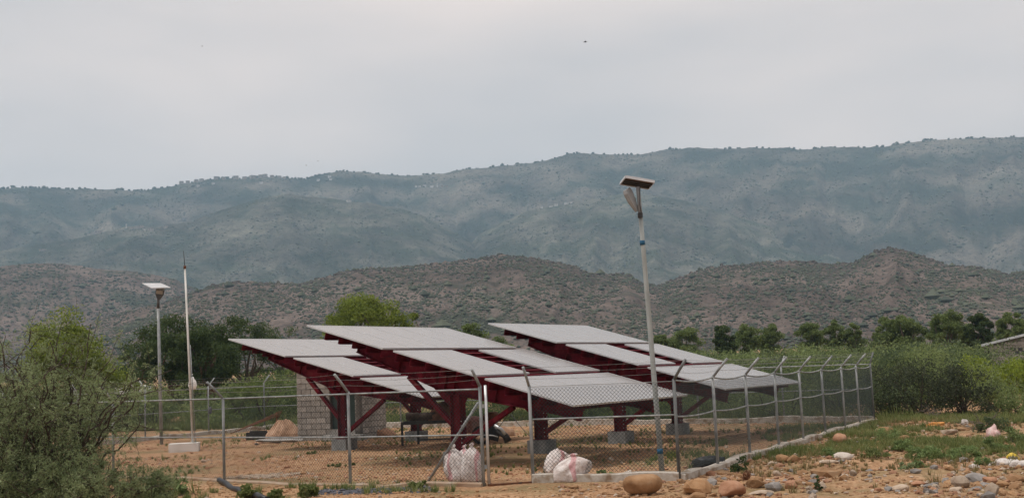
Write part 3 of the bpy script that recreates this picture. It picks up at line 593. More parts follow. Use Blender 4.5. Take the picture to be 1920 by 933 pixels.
        pd = MB(); pd.prism([np.array([*x0, -0.25]) + e * a * 0.27 + D * b3 * 0.27 for a, b3 in ((-1, -1), (1, -1), (1, 1), (-1, 1))], up * 0.58); pd.build('foundation_block', M['pedestal'], root)
    return root
solar_array((-8.828, 35.152, 1.466), 59.4, 15.3, 'left-hand solar array on red steel columns, partly hidden behind the nearest array')
solar_array((-4.987, 27.358, 1.385), 57.9, 16.0, 'nearest solar array on red steel columns, standing right behind the fence gate')
solar_array((-0.786, 33.021, 1.512), 56.9, 16.3, 'right-hand solar array on red steel columns, next to the right fence')

# ------------------------------------------------------------------ fences
def cat_line(p, q, sag, n=9):
    t = np.linspace(0, 1, n)[:, None]; return np.asarray(p) * (1 - t) + np.asarray(q) * t - np.array([0, 0, 1.]) * sag * 4 * t * (1 - t)
def fence(label, pts, arms, hts, kerb_h=0.14, mesh_top=1.76, rails=(1.78, 0.95), pitch=0.072, sag=0.0, wr=0.0034, gaps=(), norail=(), kerb_mat='kerb'):
    pts = [np.array([p[0], p[1], 0.0]) for p in pts]; root = thing('chain_link_fence', label, 'fence', pts[0])
    for p, a, h in zip(pts, arms, hts):
        z0 = 0; post = MB(); post.tube([p + [0, 0, -0.1], p + [0.0, 0, h * 0.5], p + [0, 0, h]], 0.031, 10)
        po = post.build('post', M['galv'], root)
        am = MB(); tip = p + np.array([a[0], a[1], h + a[2]]); am.tube([p + [0, 0, h - 0.02], (p + [0, 0, h] + tip) / 2, tip], 0.027, 8); am.build('arm', M['galv'], po)
    rng = np.random.default_rng(len(pts))
    net = MB(); bar = MB(); kb = MB()
    for k, (p, q) in enumerate(zip(pts[:-1], pts[1:])):
        d = q - p; Ln = np.linalg.norm(d); d = d / Ln; sdv = np.array([-d[1], d[0], 0])
        # footing
        if kerb_h:
            m = max(2, int(Ln / 0.35)); t = np.linspace(0, 1, m + 1); w = 0.11
            top = []
            for tt in t:
                cpt = p + (q - p) * tt; hh = kerb_h + 0.09 * (float(vnoise(cpt[0] * 1.1, cpt[1] * 1.1, 5)) - 0.5) + 0.04 * (float(vnoise(cpt[0] * 7, cpt[1] * 7, 6)) - 0.5)
                ww = w * (0.9 + 0.2 * float(vnoise(cpt[0] * 3, cpt[1] * 3, 8)))
                top.append([cpt - sdv * ww + [0, 0, -0.25], cpt - sdv * ww + [0, 0, hh - 0.015], cpt - sdv * (ww - 0.025) + [0, 0, hh], cpt + sdv * (ww - 0.025) + [0, 0, hh], cpt + sdv * ww + [0, 0, hh - 0.015], cpt + sdv * ww + [0, 0, -0.25]])
            top = np.array(top); nn_ = 6; top[:, :, 2] += 0.0; i = (np.arange(m)[:, None] * nn_ + np.arange(nn_ - 1)[None]).ravel()
            kb.add(top.reshape(-1, 3), [np.stack([i, i + nn_, i + nn_ + 1, i + 1], -1), np.array([[0, 1, 2, 3, 4, 5]]), np.array([[5, 4, 3, 2, 1, 0]]) + m * nn_])
        if k in gaps: continue
        for rz, rr in zip(rails, (0.0175, 0.016)):
            if (k, rz) in norail: rr = 0.006
            zr0, zr1 = min(rz, hts[k] - 0.02) if rz > 1.5 else rz, min(rz, hts[k + 1] - 0.02) if rz > 1.5 else rz
            rl = MB(); rl.tube(cat_line(p + [0, 0, zr0] , q + [0, 0, zr1], sag * (1.0 if rz > 1.5 else 0.7), 9), rr, 7); rl.build('rail', M['galv'], root)
        # chain link wires
        zb, zt_ = kerb_h + 0.01, mesh_top; H = zt_ - zb; s0 = -H; off = 0.036
        while s0 < Ln + H:
            for sg in (1, -1):
                a0, a1 = (s0, s0 + H) if sg == 1 else (s0 + H, s0)
                ta, tb = 0.0, 1.0
                for lim_ in (0,):
                    dd_ = a1 - a0
                    lo_, hi_ = sorted(((0 - a0) / dd_, (Ln - a0) / dd_)); ta, tb = max(ta, lo_), min(tb, hi_)
                if tb - ta > 0.02:
                    A_ = p + d * (a0 + dd_ * ta) + np.array([0, 0, zb + H * ta]) + sdv * (off + 0.003 * sg); B_ = p + d * (a0 + dd_ * tb) + np.array([0, 0, zb + H * tb]) + sdv * (off + 0.003 * sg)
                    u_ = (B_ - A_) / np.linalg.norm(B_ - A_); n1 = sdv; n2 = np.cross(u_, n1)
                    ring = [n1 * wr, -0.5 * n1 * wr + 0.866 * n2 * wr, -0.5 * n1 * wr - 0.866 * n2 * wr]
                    net.add(np.array([A_ + r_ for r_ in ring] + [B_ + r_ for r_ in ring]), [[0, 1, 4, 3], [1, 2, 5, 4], [2, 0, 3, 5]])
            s0 += pitch
        # barbed strands on the arms
        for j, fr in enumerate((0.35, 0.68, 0.97)):
            A_ = p + np.array([arms[k][0] * fr, arms[k][1] * fr, hts[k] + arms[k][2] * fr]); B_ = q + np.array([arms[k + 1][0] * fr, arms[k + 1][1] * fr, hts[k + 1] + arms[k + 1][2] * fr])
            bl = cat_line(A_, B_, 0.015 + 0.03 * rng.random(), 8); bar.tube(bl, 0.0032, 3, False)
            for tt in np.arange(0.06, 1, 0.14 / max(Ln, 0.5) * 1.0):
                c_ = A_ * (1 - tt) + B_ * tt - np.array([0, 0, 0.1 * tt * (1 - tt)])
                for _ in range(2):
                    w_ = rng.normal(size=3); w_ = w_ / np.linalg.norm(w_) * 0.018; bar.add(np.array([c_ - w_, c_ + w_, c_ + np.array([0, 0, 0.004])]), [[0, 1, 2]])
    if net.n: net.build('chain_link_mesh', M['wire'], root, 'stuff')
    if bar.n: bar.build('barbed_wire', M['barb'], root)
    if kb.n: kb.build('footing', M[kerb_mat], root)
    return root
fa = (-0.20, -0.22, 0.34); ra = (0.30, -0.10, 0.34); ba = (0.2, 0.26, 0.34); la = (-0.24, 0.08, 0.34)
F655, F420 = np.array([-3.30, 22.37]), np.array([-6.33, 24.71]); dl = (F420 - F655) / np.linalg.norm(F420 - F655)
front_left = [F420 + dl * 12.3, F420 + dl * 8.9, F420 + dl * 5.5, F420 + dl * 4.1, F420, F655, np.array(FR[0])]
fence('front chain-link fence with leaning posts running left from the gate', front_left, [la, la, la, fa, (-0.29, -0.2, 0.35), (-0.22, -0.24, 0.34), (-0.13, -0.22, 0.30)], [1.80, 1.80, 1.78, 1.78, 1.77, 1.81, 1.83], 0.05, 1.74, (1.76, 0.93), wr=0.0026, kerb_mat='kerbdirt')
fence('short front chain-link fence between the gate opening and the lamp post corner', [FR[1], FR[2]], [(-0.10, -0.2, 0.34), (0.21, -0.18, 0.34)], [1.79, 1.80], 0.16, 1.74, (1.76, 1.16), norail=((0, 1.76),))
pr = [np.array(FR[2])] + [on_line(x, y, FR[2], BACK_R) for x, y in ((1346.7, 880), (1407, 859), (1461.7, 852), (1507.5, 836.8), (1549, 824), (1585.7, 810), (1613, 799.5))] + [BACK_R]
fence('long right-hand chain-link fence with sagging rails and outward leaning arms', pr, [(0.21, -0.18, 0.34)] + [ra] * 7 + [(0.16, 0.1, 0.36)], [1.80, 1.80, 1.80, 1.80, 1.80, 1.80, 1.82, 1.84, 1.87], 0.12, 1.72, (1.78, 1.13), sag=0.05)
back_x = [1471.5, 1311, 1160, 1010, 752, 630]
bpts = [BACK_R] + [on_line(x, 795, BACK_R, BACK_L) for x in back_x] + [BACK_L]
fence('back chain-link fence with thin rails beyond the solar arrays', bpts, [(0.16, 0.1, 0.36)] + [ba] * 7, [1.87, 1.9] + [1.9] * 4 + [2.0, 2.12], 0.2, 1.8, (1.88, 1.05), pitch=0.1, wr=0.002)
lpts = [BACK_L] + [on_line(x, y, BACK_L, LEFT_END) for x, y in ((391.6, 817), (272.5, 826), (145, 840), (10, 850))] + [LEFT_END]
fence('left chain-link fence with kerb behind the mast and feathery shrub', lpts, [ba, ba, la, la, la, la], [2.1, 2.06, 2.04, 2.0, 1.95, 1.9], 0.16, 1.8, (1.95, 1.05), pitch=0.1, wr=0.002)

# gate: pipe frame of the open leaf seen edge-on, and its sill
g0 = np.array([-0.60, 21.20, 0]); gate = thing('gate', 'open pipe-framed gate leaf standing edge-on beside the white sacks', 'gate', g0)
fr = MB(); sw = np.array([-0.028, 0.99, 0.0]); g1 = g0 + sw * 1.0
fr.tube([g0 + [0, 0, 0.05], g0 + [0, 0, 1.82]], 0.027, 9); fr.tube([g1 + [0, 0, 0.05], g1 + [0, 0, 1.82]], 0.027, 9)
for z_ in (0.06, 0.95, 1.81): fr.tube([g0 + [0, 0, z_], g1 + [0, 0, z_]], 0.02, 8)
fr.build('frame', M['alu'], gate)
hg = MB()
for z_ in (0.35, 1.45): hg.box(g0 + [-0.05, 0, z_], (0.05, 0.03, 0.07))
hg.build('hinge', M['galv'], gate)
wm_ = MB()
for k in range(-16, 34):
    for sg in (1, -1):
        a0 = k * 0.06; a1 = a0 + 1.72 * sg; lo_, hi_ = sorted((-a0 / (a1 - a0), (1 - a0) / (a1 - a0))); lo_, hi_ = max(0, lo_), min(1, hi_)
        if hi_ - lo_ > 0.02:
            A_ = g0 + sw * (a0 + (a1 - a0) * lo_) + [0.002 * sg, 0, 0.08 + 1.72 * lo_]; B_ = g0 + sw * (a0 + (a1 - a0) * hi_) + [0.002 * sg, 0, 0.08 + 1.72 * hi_]
            wm_.tube([A_, B_], 0.0017, 3, False)
wm_.build('chain_link_mesh', M['wire'], gate, 'stuff')
sl = MB(); sl.box((-0.2, 21.31, 0.012), (0.86, 0.09, 0.05), Matrix.Rotation(0.27, 3, 'Z')); solo(sl, 'gate_sill', M['rust'], (-0.2, 21.31, 0), 'low rusty steel sill across the gate opening', 'sill')
# leaning brace pipe of the gate post
A_ = atY(897, 754, 21.9); B_ = gnd(802, 903); pb = MB(); pb.tube([A_, (A_ + B_) / 2, B_], 0.028, 9); solo(pb, 'brace_pipe', M['galv'], B_, 'slanting grey pipe propping the gate post, left of the sacks', 'pipe')
# thin pole leaning inside
A_ = gnd(1008, 838); pb = MB(); T_ = atY(1006, 762, A_[1]); pb.tube([A_ - [0, 0, .05], T_], 0.022, 8); pb.tube([T_ - [0, 0, 0.1], atY(994, 742, A_[1])], 0.014, 6); solo(pb, 'thin_pole', M['galv'], A_, 'thin pale pole with a bent tip behind the right gate post', 'pole')

# ------------------------------------------------------------------ street lamps, mast
def street_lamp_right():
    Yl = 21.6; B_ = gnd(1242, 893); t = thing('street_lamp', 'tall galvanised solar street lamp at the front right fence corner', 'street lamp', B_, 'solar street lamps')
    T_ = atY(1201, 405, Yl); p = MB(); pts = [B_ + (T_ - B_) * k for k in (-0.02, 0.3, 0.6, 0.85, 1)]; p.tube(pts, np.linspace(0.053, 0.042, 5), 14); p.build('pole', M['lamppole'], t)
    for y_, x_ in ((845, 1237.5), (455, 1204.5)):
        c_ = atY(x_, y_, Yl); dr = (T_ - B_) / np.linalg.norm(T_ - B_); b_ = MB(); b_.tube([c_ - dr * 0.045, c_ + dr * 0.045], 0.058 if y_ > 600 else 0.05, 14); b_.build('band', M['blue'], t)
    hd = atY(1196, 350, Yl); p = MB(); p.tube([T_ - [0, 0, 0.02], T_ + (hd - T_) * 0.4, hd], 0.038, 10); p.build('spigot', M['lampgrey'], t)
    cl = MB(); cl.box(atY(1200, 404, Yl) - [0, 0.03, 0], (0.085, 0.1, 0.09)); cl.build('bracket', M['darksteel'], t)
    # panel: seen from below and behind
    c_ = atY(1196, 345, Yl); ax = np.array([1, 0.10, -0.20]); ax /= np.linalg.norm(ax); bk = np.array([-0.08, 1.0, -0.02]); bk -= ax * (bk @ ax); 
    bk = np.array([0.0, 0.985, -0.10]); bk -= ax * (bk @ ax); bk /= np.linalg.norm(bk); nr = np.cross(ax, bk)
    Mx = np.array([ax, bk, nr]).T; pn = MB(); pn.box(c_ + bk * 0.1 + nr * 0.05, (0.56, 0.52, 0.012), Mx); po = pn.build('solar_panel', M['pvback'], t)
    fr = MB()
    for a, s_ in (((0, -0.26), (0.56, 0.02)), ((0, 0.26), (0.56, 0.02)), ((-0.28, 0), (0.02, 0.5)), ((0.28, 0), (0.02, 0.5))): fr.box(c_ + ax * a[0] + bk * (0.1 + a[1]) + nr * 0.056, (s_[0], s_[1], 0.05), Mx)
    fr.build('frame', M['alu'], po)
    rl = MB()
    for q in (-0.12, 0.0, 0.12): rl.box(c_ + bk * (0.1 + q) + nr * 0.028, (0.54, 0.035, 0.03), Mx)
    rl.build('mounting_rail', M['darksteel'], t)
    # lamp head: tapered shell facing left and away
    cab = MB(); q0 = atY(1199.5, 352, Yl) - np.array([0, 0.05, 0]); q1 = atY(1199, 385, Yl) - np.array([0, 0.06, 0]); q2 = atY(1203, 404, Yl) - np.array([0, 0.055, 0]); cab.tube([q0, q1, q2], 0.007, 5); cab.build('cable', M['black'], t)
    tip = atY(1194, 396, Yl); top = atY(1174.5, 355, Yl - 0.08)
    al = top - tip; Ln = np.linalg.norm(al); al /= Ln; wd = np.array([0.62, 0.78, 0.0]); wd -= al * (wd @ al); wd /= np.linalg.norm(wd); nm = np.cross(wd, al)
    prof = [(0.0, 0.035), (0.18, 0.08), (0.5, 0.135), (0.85, 0.15), (1.0, 0.12)]
    v = []
    for s_, w_ in prof:
        for a, h_ in ((-1, 0.0), (-0.75, 0.035), (0.75, 0.035), (1, 0.0), (0.8, -0.03), (-0.8, -0.03)): v.append(tip + al * Ln * s_ + wd * w_ * a + nm * h_ * (0.5 + w_ * 5))
    i = (np.arange(4)[:, None] * 6 + np.arange(6)[None]).ravel(); j = (np.arange(4)[:, None] * 6 + (np.arange(6)[None] + 1) % 6).ravel()
    h_ = MB(); h_.add(np.array(v), [np.stack([i, j, j + 6, i + 6], -1), np.arange(6)[::-1][None], (np.arange(6) + 24)[None]]); h_.build('lamp_head', M['lampgrey'], t)
def street_lamp_left():
    B_ = gnd(303, 832); Yl = B_[1]; t = thing('street_lamp', 'distant solar street lamp with flat top panel, left of the white mast', 'street lamp', B_, 'solar street lamps')
    T_ = atY(296.5, 578, Yl); p = MB(); p.tube([B_ - [0, 0, .1], (B_ + T_) / 2, T_], [0.066, 0.06, 0.052], 12); p.build('pole', M['galv'], t)
    N_ = atY(297, 560, Yl); H_ = atY(299.5, 541, Yl); p = MB(); p.tube([T_, N_], 0.05, 8); p.tube([N_ + [0, 0.12, 0], atY(296, 539, Yl + 0.12)], 0.04, 8); p.build('spigot', M['lampdark'], t)
    # lamp head facing the camera, leaning back
    tip, top = N_ + np.array([0.02, 0, -0.02]), atY(300.5, 543, Yl + 0.0); al = top - tip; Ln = np.linalg.norm(al); al /= Ln; wd = np.array([1.0, 0.02, 0]); wd -= al * (wd @ al); wd /= np.linalg.norm(wd); nm = np.cross(wd, al)
    v = []
    for s_, w_ in [(0.0, 0.05), (0.25, 0.11), (0.55, 0.16), (0.9, 0.165), (1.0, 0.165)]:
        for a, h_ in ((-1, 0.02), (-0.9, 0.05), (0.9, 0.05), (1, 0.02), (0.8, -0.05), (-0.8, -0.05)): v.append(tip + al * Ln * s_ + wd * w_ * a + nm * h_)
    i = (np.arange(4)[:, None] * 6 + np.arange(6)[None]).ravel(); j = (np.arange(4)[:, None] * 6 + (np.arange(6)[None] + 1) % 6).ravel()
    h_ = MB(); h_.add(np.array(v), [np.stack([i, j, j + 6, i + 6], -1), np.arange(6)[::-1][None], (np.arange(6) + 24)[None]]); ho = h_.build('lamp_head', M['lampdark'], t)
    Mx = np.array([wd, al, nm]).T
    le = MB(); le.box(tip + al * Ln * 0.74 + nm * 0.055, (0.25, Ln * 0.38, 0.012), Mx); le.build('lens', M['led'], ho)
    cp = MB(); cp.box(top + al * 0.05, (0.30, 0.08, 0.11), Mx); cp.build('cap', M['lampgrey'], ho)
    br = MB(); br.box(atY(302, 539.5, Yl + 0.1), (0.22, 0.2, 0.05)); br.build('bracket', M['darksteel'], t)
    c_ = atY(293, 534.5, Yl); q = [atY(266.5, 530.5, Yl + 0.5), atY(301, 530.3, Yl + 0.5), atY(319.5, 538, Yl - 0.35), atY(284, 539, Yl - 0.35)]
    pn = MB(); pn.prism(q, np.array([0, 0.0, -0.03])); po = pn.build('solar_panel', M['alu'], t)
street_lamp_right(); street_lamp_left()
bl = gnd(341, 847); blk = MB(); ang = 0.18; Mb = np.array(Matrix.Rotation(ang, 3, 'Z'))
blk.box(bl + np.array([0, 0.3, 0.10]), (0.92, 0.6, 0.34), Mb); solo(blk, 'concrete_base', M['white'], bl + [0, 0.3, 0], 'white painted concrete block at the foot of the tall thin mast', 'concrete block')
mbs = bl + np.array([0.26, 0.32, 0.27]); ms = thing('lightning_mast', 'tall thin white mast with a dark spike on a white block', 'mast', mbs)
T_ = atY(346.5, 499, mbs[1]); p = MB(); p.tube([mbs, mbs + (T_ - mbs) * 0.5, T_], [0.04, 0.036, 0.03], 10); p.build('pole', M['whitepole'], ms)
p = MB(); p.tube([mbs + [0.085, 0.0, 0], mbs + (T_ - mbs) * 0.55 + [0.06, 0, 0]], 0.018, 6); p.build('conduit', M['galv'], ms)
p = MB(); Sx = atY(344, 470, mbs[1]); p.tube([T_, (T_ + Sx) / 2, Sx], [0.014, 0.012, 0.007], 6); p.build('spike', M['darksteel'], ms)
p = MB(); p.tube([T_ - [0, 0, 0.08], T_ + [0, 0, 0.02]], 0.045, 8); p.build('collar', M['rust'], ms)

# ------------------------------------------------------------------ block hut behind the left array
C0 = gnd(668, 824); L0 = gnd(559, 826); fd = (C0 - L0); FL = np.linalg.norm(fd); fd /= FL; sdir = np.array([-fd[1], fd[0], 0]); sdir = sdir if sdir[1] > 0 else -sdir
hut = thing('block_hut', 'small grey concrete-block hut with an open dark doorway, behind the left array', 'hut', (C0 + L0) / 2)
HH = 2.40; DEP = 2.05; dx0, dx1 = 1.38, 2.55                      # door opening along the front
core = MB()
def hb(a0, a1, b0, b1, z0, z1): core.prism([L0 + fd * a + sdir * b for a, b in ((a0, b0), (a1, b0), (a1, b1), (a0, b1))] if z0 == 0 else [L0 + fd * a + sdir * b + [0, 0, z0] for a, b in ((a0, b0), (a1, b0), (a1, b1), (a0, b1))], np.array([0, 0, z1 - z0]))
hb(0.02, dx0, 0.02, 0.18, 0, HH - .01); hb(dx1, FL - 0.02, 0.02, 0.18, 0, HH - .01); hb(dx0, dx1, 0.02, 0.18, 2.02, HH - .01); hb(dx0, dx1, 0.02, 0.18, 0, 0.33)
hb(0.02, 0.18, 0.18, DEP, 0, HH - .01); hb(FL - 0.18, FL - 0.02, 0.18, DEP, 0, HH - .01); hb(0.18, FL - 0.18, DEP - 0.16, DEP, 0, HH - .01)
core.build('wall', M['mortar'], hut)
rf = MB(); rf.prism([L0 + fd * a + sdir * b + [0, 0, HH] for a, b in ((-0.06, -0.06), (FL + 0.06, -0.06), (FL + 0.06, DEP + 0.06), (-0.06, DEP + 0.06))], np.array([0, 0, 0.10])); rf.build('roof', M['block'], hut)
blk_mesh = {}
def block(a, b, z, ln, along, seed):
    key = (round(ln, 2), along, seed % 3)
    if key not in blk_mesh:
        rg = np.random.default_rng(seed % 3 + 5); me_ = MB(); h = 0.18; w = 0.05; Ld = ln - 0.022
        v = np.array([[x, y, z_] for z_ in (0, h) for y in (0, w) for x in (0, Ld)]) + rg.normal(size=(8, 3)) * 0.003
        me_.add(v, [[0, 2, 3, 1], [4, 5, 7, 6], [0, 1, 5, 4], [2, 6, 7, 3], [0, 4, 6, 2], [1, 3, 7, 5]]); ob = me_.build('block', M['block']); blk_mesh[key] = ob.data; bpy.data.objects.remove(ob)
    o = link('block', blk_mesh[key], hut)
    dirn, nrm = (fd, sdir) if along == 'f' else (sdir, -fd)
    pos = L0 + (fd * a - nrm * 0.02 if along == 'f' else fd * (FL) + sdir * a + fd * 0.02 ) + np.array([0, 0, z])
    Mw = Matrix.Identity(4)
    for k in range(3): Mw[k][0], Mw[k][1], Mw[k][2] = dirn[k], nrm[k], (0, 0, 1)[k]
    Mw.translation = Vector(pos - np.array(hut.location)); o.matrix_local = Mw
rows = 12
for r_ in range(rows):
    z_ = r_ * 0.2; off = 0.0 if r_ % 2 else -0.2
    for seg in ((0, FL, 'f'), (0.02, DEP, 's')):
        a = seg[0] + off
        while a < seg[1] - 0.02:
            a0, a1 = max(a, seg[0]), min(a + 0.4, seg[1])
            pcs = [(a0, a1)]
            if seg[2] == 'f' and 0.3 < z_ < 2.0:
                pcs = []
                if a0 < dx0: pcs.append((a0, min(a1, dx0)))
                if a1 > dx1: pcs.append((max(a0, dx1), a1))
            if seg[2] == 's' and r_ == 9 and 0.55 < a0 < 1.3: pcs = [(a0, a0 + 0.2)]       # vent gaps
            for q0, q1 in pcs:
                if q1 - q0 > 0.05: block(q0, 0, z_, q1 - q0, seg[2], RNG.integers(99))
            a += 0.4
ds = MB(); ds.prism([L0 + fd * a + sdir * 0.11 + [0, 0, 0.34] for a in (dx0 + 0.01, dx1 - 0.01)] + [L0 + fd * a + sdir * 0.11 + [0, 0, 2.0] for a in (dx1 - 0.01, dx0 + 0.01)], sdir * 0.04); dso = ds.build('door', M['doorgreen'], hut)
dn = MB(); dn.box(L0 + fd * (dx0 + 0.12) + sdir * 0.09 + [0, 0, 1.1], (0.1, 0.04, 0.04), np.array([fd, sdir, [0, 0, 1]]).T); dn.build('handle', M['darksteel'], dso)
st = MB(); st.prism([L0 + fd * a + sdir * b for a, b in ((dx0 - 0.1, -0.45), (dx1 + 0.3, -0.45), (dx1 + 0.3, -0.03), (dx0 - 0.1, -0.03))], np.array([0, 0, 0.2])); st.build('step', M['conc'], hut)

# ------------------------------------------------------------------ things in the yard
def heap(name, c, rx, ry, h, mat, label, cat, seed=0, sub=3, peak=1.4, amp=0.25):
    rng = np.random.default_rng(seed); v, f = ICO[sub]; v = v.copy(); o = rng.uniform(0, 30, 2)
    nz_ = fbm(v[:, 0] * 2 + o[0], v[:, 1] * 2 + v[:, 2] * 1.5 + o[1], 4)
    v *= (1 + amp * 2 * (nz_ - 0.5))[:, None]; v[:, 2] = np.sign(v[:, 2]) * np.abs(v[:, 2]) ** peak
    v = v * [rx, ry, h]; v[:, 2] = np.maximum(v[:, 2], -0.06); m_ = MB(); m_.add(v + c, f, True)
    return solo(m_, name, mat, c, label, cat)
def tent(name, c, rx, ry, h, mat, label, cat, seed):
    rng = np.random.default_rng(seed); na, nr = 40, 12; th = np.linspace(0, 2 * math.pi, na, endpoint=False); rr = np.linspace(0, 1, nr)
    edge = 1 + 0.16 * np.cos(4 * th + 1.0) + 0.12 * np.sin(3 * th + seed)
    Rm, Tm = np.meshgrid(rr, th, indexing='ij'); E = Rm * edge[None]; fold = 0.16 * np.abs(np.sin(3.5 * Tm + seed)) + 0.34 * (fbm(Tm * 2, Rm * 3, 4, seed) - 0.5)
    z = h * (np.clip(1.12 - Rm, 0, 0.86) / 0.86 - np.maximum(0, Rm - 0.97) * 2) + h * fold * Rm * (1.25 - Rm) * 2
    z[-1] = -0.06; v = np.stack([E * np.cos(Tm) * rx, E * np.sin(Tm) * ry, z], -1).reshape(-1, 3)
    i = (np.arange(nr - 1)[:, None] * na + np.arange(na)[None]).ravel(); j = (np.arange(nr - 1)[:, None] * na + (np.arange(na)[None] + 1) % na).ravel()
    m_ = MB(); m_.add(v + c, np.stack([i, i + na, j + na, j], -1), False); return solo(m_, name, mat, c, label, cat)
tent('cloth_heap', gnd(528, 824) + [0, 0.5, 0.0], 0.70, 0.6, 0.66, M['sand'], 'tan cloth-covered heap against the left wall of the block hut', 'heap', 3)
p = gnd(480, 824); m_ = MB(); m_.box(p + [0, 0.2, 0.13], (0.78, 0.3, 0.30), Matrix.Rotation(0.08, 3, 'Z')); m_.box(p + [0.05, 0.2, 0.30], (0.6, 0.22, 0.05), Matrix.Rotation(0.08, 3, 'Z')); solo(m_, 'dark_trough', M['tyre'], p, 'dark trough lying on the ground left of the cloth heap', 'trough')
p = gnd(530, 829); v, f = rock_v(np.random.default_rng(4), 2, 1.0); m_ = MB(); m_.add(v * [1.0, 0.35, 0.10] + p + [0, 0, 0.09], f); solo(m_, 'stone_slab', M['conc'], p, 'flat grey concrete slab in front of the cloth heap', 'slab')
m_ = MB(); A_ = atY(432, 812, 44); B_ = atY(519, 780, 44)
for q in range(4): m_.tube([A_ + [0, 0.05 * q, 0.0], B_ + [0.03 * q, 0.05 * q, 0.06 * q]], 0.016, 5)
m_.tube([atY(517, 806, 44), atY(519, 782, 44)], 0.02, 5); m_.tube([atY(519, 785, 44), atY(528, 769, 44)], 0.02, 5); m_.tube([atY(519, 785, 44), atY(519, 772, 44)], 0.02, 5)
solo(m_, 'rebar_bundle', M['rust'], atY(517, 806, 44), 'bundle of rusty rods leaning above the dark trough', 'rods')
heap('rubble_pile', gnd(702, 818), 0.7, 0.5, 0.34, M['rockred'], 'reddish rubble pile at the right corner of the hut', 'rubble', 8, 3, 0.9, 0.5)
# low steel bed frame with a rolled bundle
bd = gnd(753, 836); bt = thing('steel_bench', 'dark steel bench frame standing left of the nearest red column', 'bench', bd + [0.75, 0, 0])
bx = np.array([1, -0.06, 0]); bx /= np.linalg.norm(bx); by = np.array([0.06, 1, 0])
for a, b_ in ((0.03, 0), (0.42, 0.65), (1.55, 0.0), (1.62, 0.65)):
    lg = MB(); lg.beam(bd + bx * a + by * b_ - [0, 0, .04], bd + bx * a + by * b_ + [0, 0, 0.66], 0.07, 0.05, (0, 1, 0)); lg.build('leg', M['darksteel'], bt)
tp = MB()
for b_ in (0, 0.65): tp.beam(bd + by * b_ + [0, 0, 0.68], bd + by * b_ + bx * 1.66 + [0, 0, 0.68], 0.05, 0.09)
for a in (0.03, 0.42, 0.85, 1.3, 1.62): tp.beam(bd + bx * a + by * 0.03 + [0, 0, 0.69], bd + bx * a + by * 0.62 + [0, 0, 0.69], 0.05, 0.05)
tp.build('top_frame', M['darksteel'], bt)
stc = MB(); stc.beam(bd + by * 0.65 + bx * 0.45 + [0, 0, 0.14], bd + by * 0.65 + bx * 1.6 + [0, 0, 0.14], 0.03, 0.04); stc.build('stretcher', M['darksteel'], bt)
def roll(p, q, r, seed, mat, name, label):
    rng = np.random.default_rng(seed); pts = limb(p, q, rng, 9, 0.02); m_ = MB(); m_.tube(pts, r * (1 + 0.12 * rng.normal(size=9)), 12); return solo(m_, name, mat, (np.asarray(p) + q) / 2 - [0, 0, r], label, 'cloth roll')
roll(bd + [0.15, 0.3, 0.86], bd + [1.05, 0.28, 0.88], 0.13, 5, M['cloth'], 'rolled_mat', 'brown rolled mat lying on the steel bench')
heap('brown_sheet', bd + [1.22, 0.35, 0.72], 0.42, 0.34, 0.52, M['browncloth'], 'crumpled rust-brown sheet on the right end of the bench', 'sheet', 9, 3, 0.9, 0.5)
# motor pump on a barrow, partly behind column
pm = gnd(925, 832); pt = thing('motor_pump', 'dark engine pump lying behind the open gate leaf', 'engine', pm)
m_ = MB(); m_.box(pm + [-0.05, 0.25, 0.30], (0.5, 0.4, 0.34), Matrix.Rotation(0.3, 3, 'Y')); m_.tube([pm + [-0.05, 0.2, 0.3], pm + [-0.05, 0.2, 0.62]], 0.11, 10); m_.build('engine_block', M['black'], pt)
m_ = MB(); m_.tube([pm + [0.12, 0.1, 0.42], pm + [0.36, 0.08, 0.22], pm + [0.44, 0.06, 0.05]], [0.09, 0.10, 0.12], 12); m_.build('exhaust', M['darksteel'], pt)
m_ = MB(); m_.tube([pm + [0.05, 0.05, 0.55], pm + [0.25, 0.03, 0.42], pm + [0.36, 0.02, 0.26]], 0.05, 10); m_.build('pump_housing', M['alu'], pt)
m_ = MB(); m_.tube([pm + [-0.35, 0.3, 0.26 + 0.24 * math.cos(a)] + np.array([0.24 * math.sin(a), 0, 0]) for a in np.linspace(0, 2 * math.pi, 17)], 0.05, 8, False); m_.build('wheel', M['tyre'], pt)
m_ = MB(); m_.tube([pm + [-0.5, 0.1, 0.3], pm + [0.0, 0.02, 0.25], pm + [0.15, 0.02, 0.2]], 0.02, 6); m_.tube([pm + [0.1, 0.2, 0.5], pm + [0.2, 0.2, 0.8]], 0.02, 6); m_.build('handlebar', M['alu'], pt)
heap('red_tarpaulin', gnd(885, 826) + [0, 0.6, 0.28], 0.75, 0.4, 0.42, M['tarp'], 'faded red tarpaulin bundle between the red column and the gate leaf', 'tarpaulin', 21, 3, 0.9, 0.45)
heap('red_tub', gnd(922, 826) + [0, 1.0, 0.62], 0.32, 0.26, 0.26, M['browncloth'], 'brown crushed tub on top of the tarpaulin near the gate leaf', 'tub', 22, 2, 0.9, 0.3)
heap('earth_clod', gnd(944, 822) + [0, 1.5, 0], 0.34, 0.3, 0.32, M['sand'], 'small sandy clod right of the engine pump', 'clod', 23, 2, 0.9, 0.3)

for (a, b2, lab) in (((985, 752, 27.5), (1012, 800, 29.5), 'thin black cable hanging from the nearest array towards its far column'), ((958, 776, 33.0), (1004, 826, 31.5), 'thin dark guy wire slanting down right of the engine pump'), ((935, 800, 33.5), (968, 748, 33.0), 'thin pale cable slanting up right of the engine pump')):
    m_ = MB(); m_.tube(cat_line(atY(*a), atY(*b2), 0.05, 8), 0.010, 5); solo(m_, 'cable', M['black'], atY(*b2), lab, 'cable')
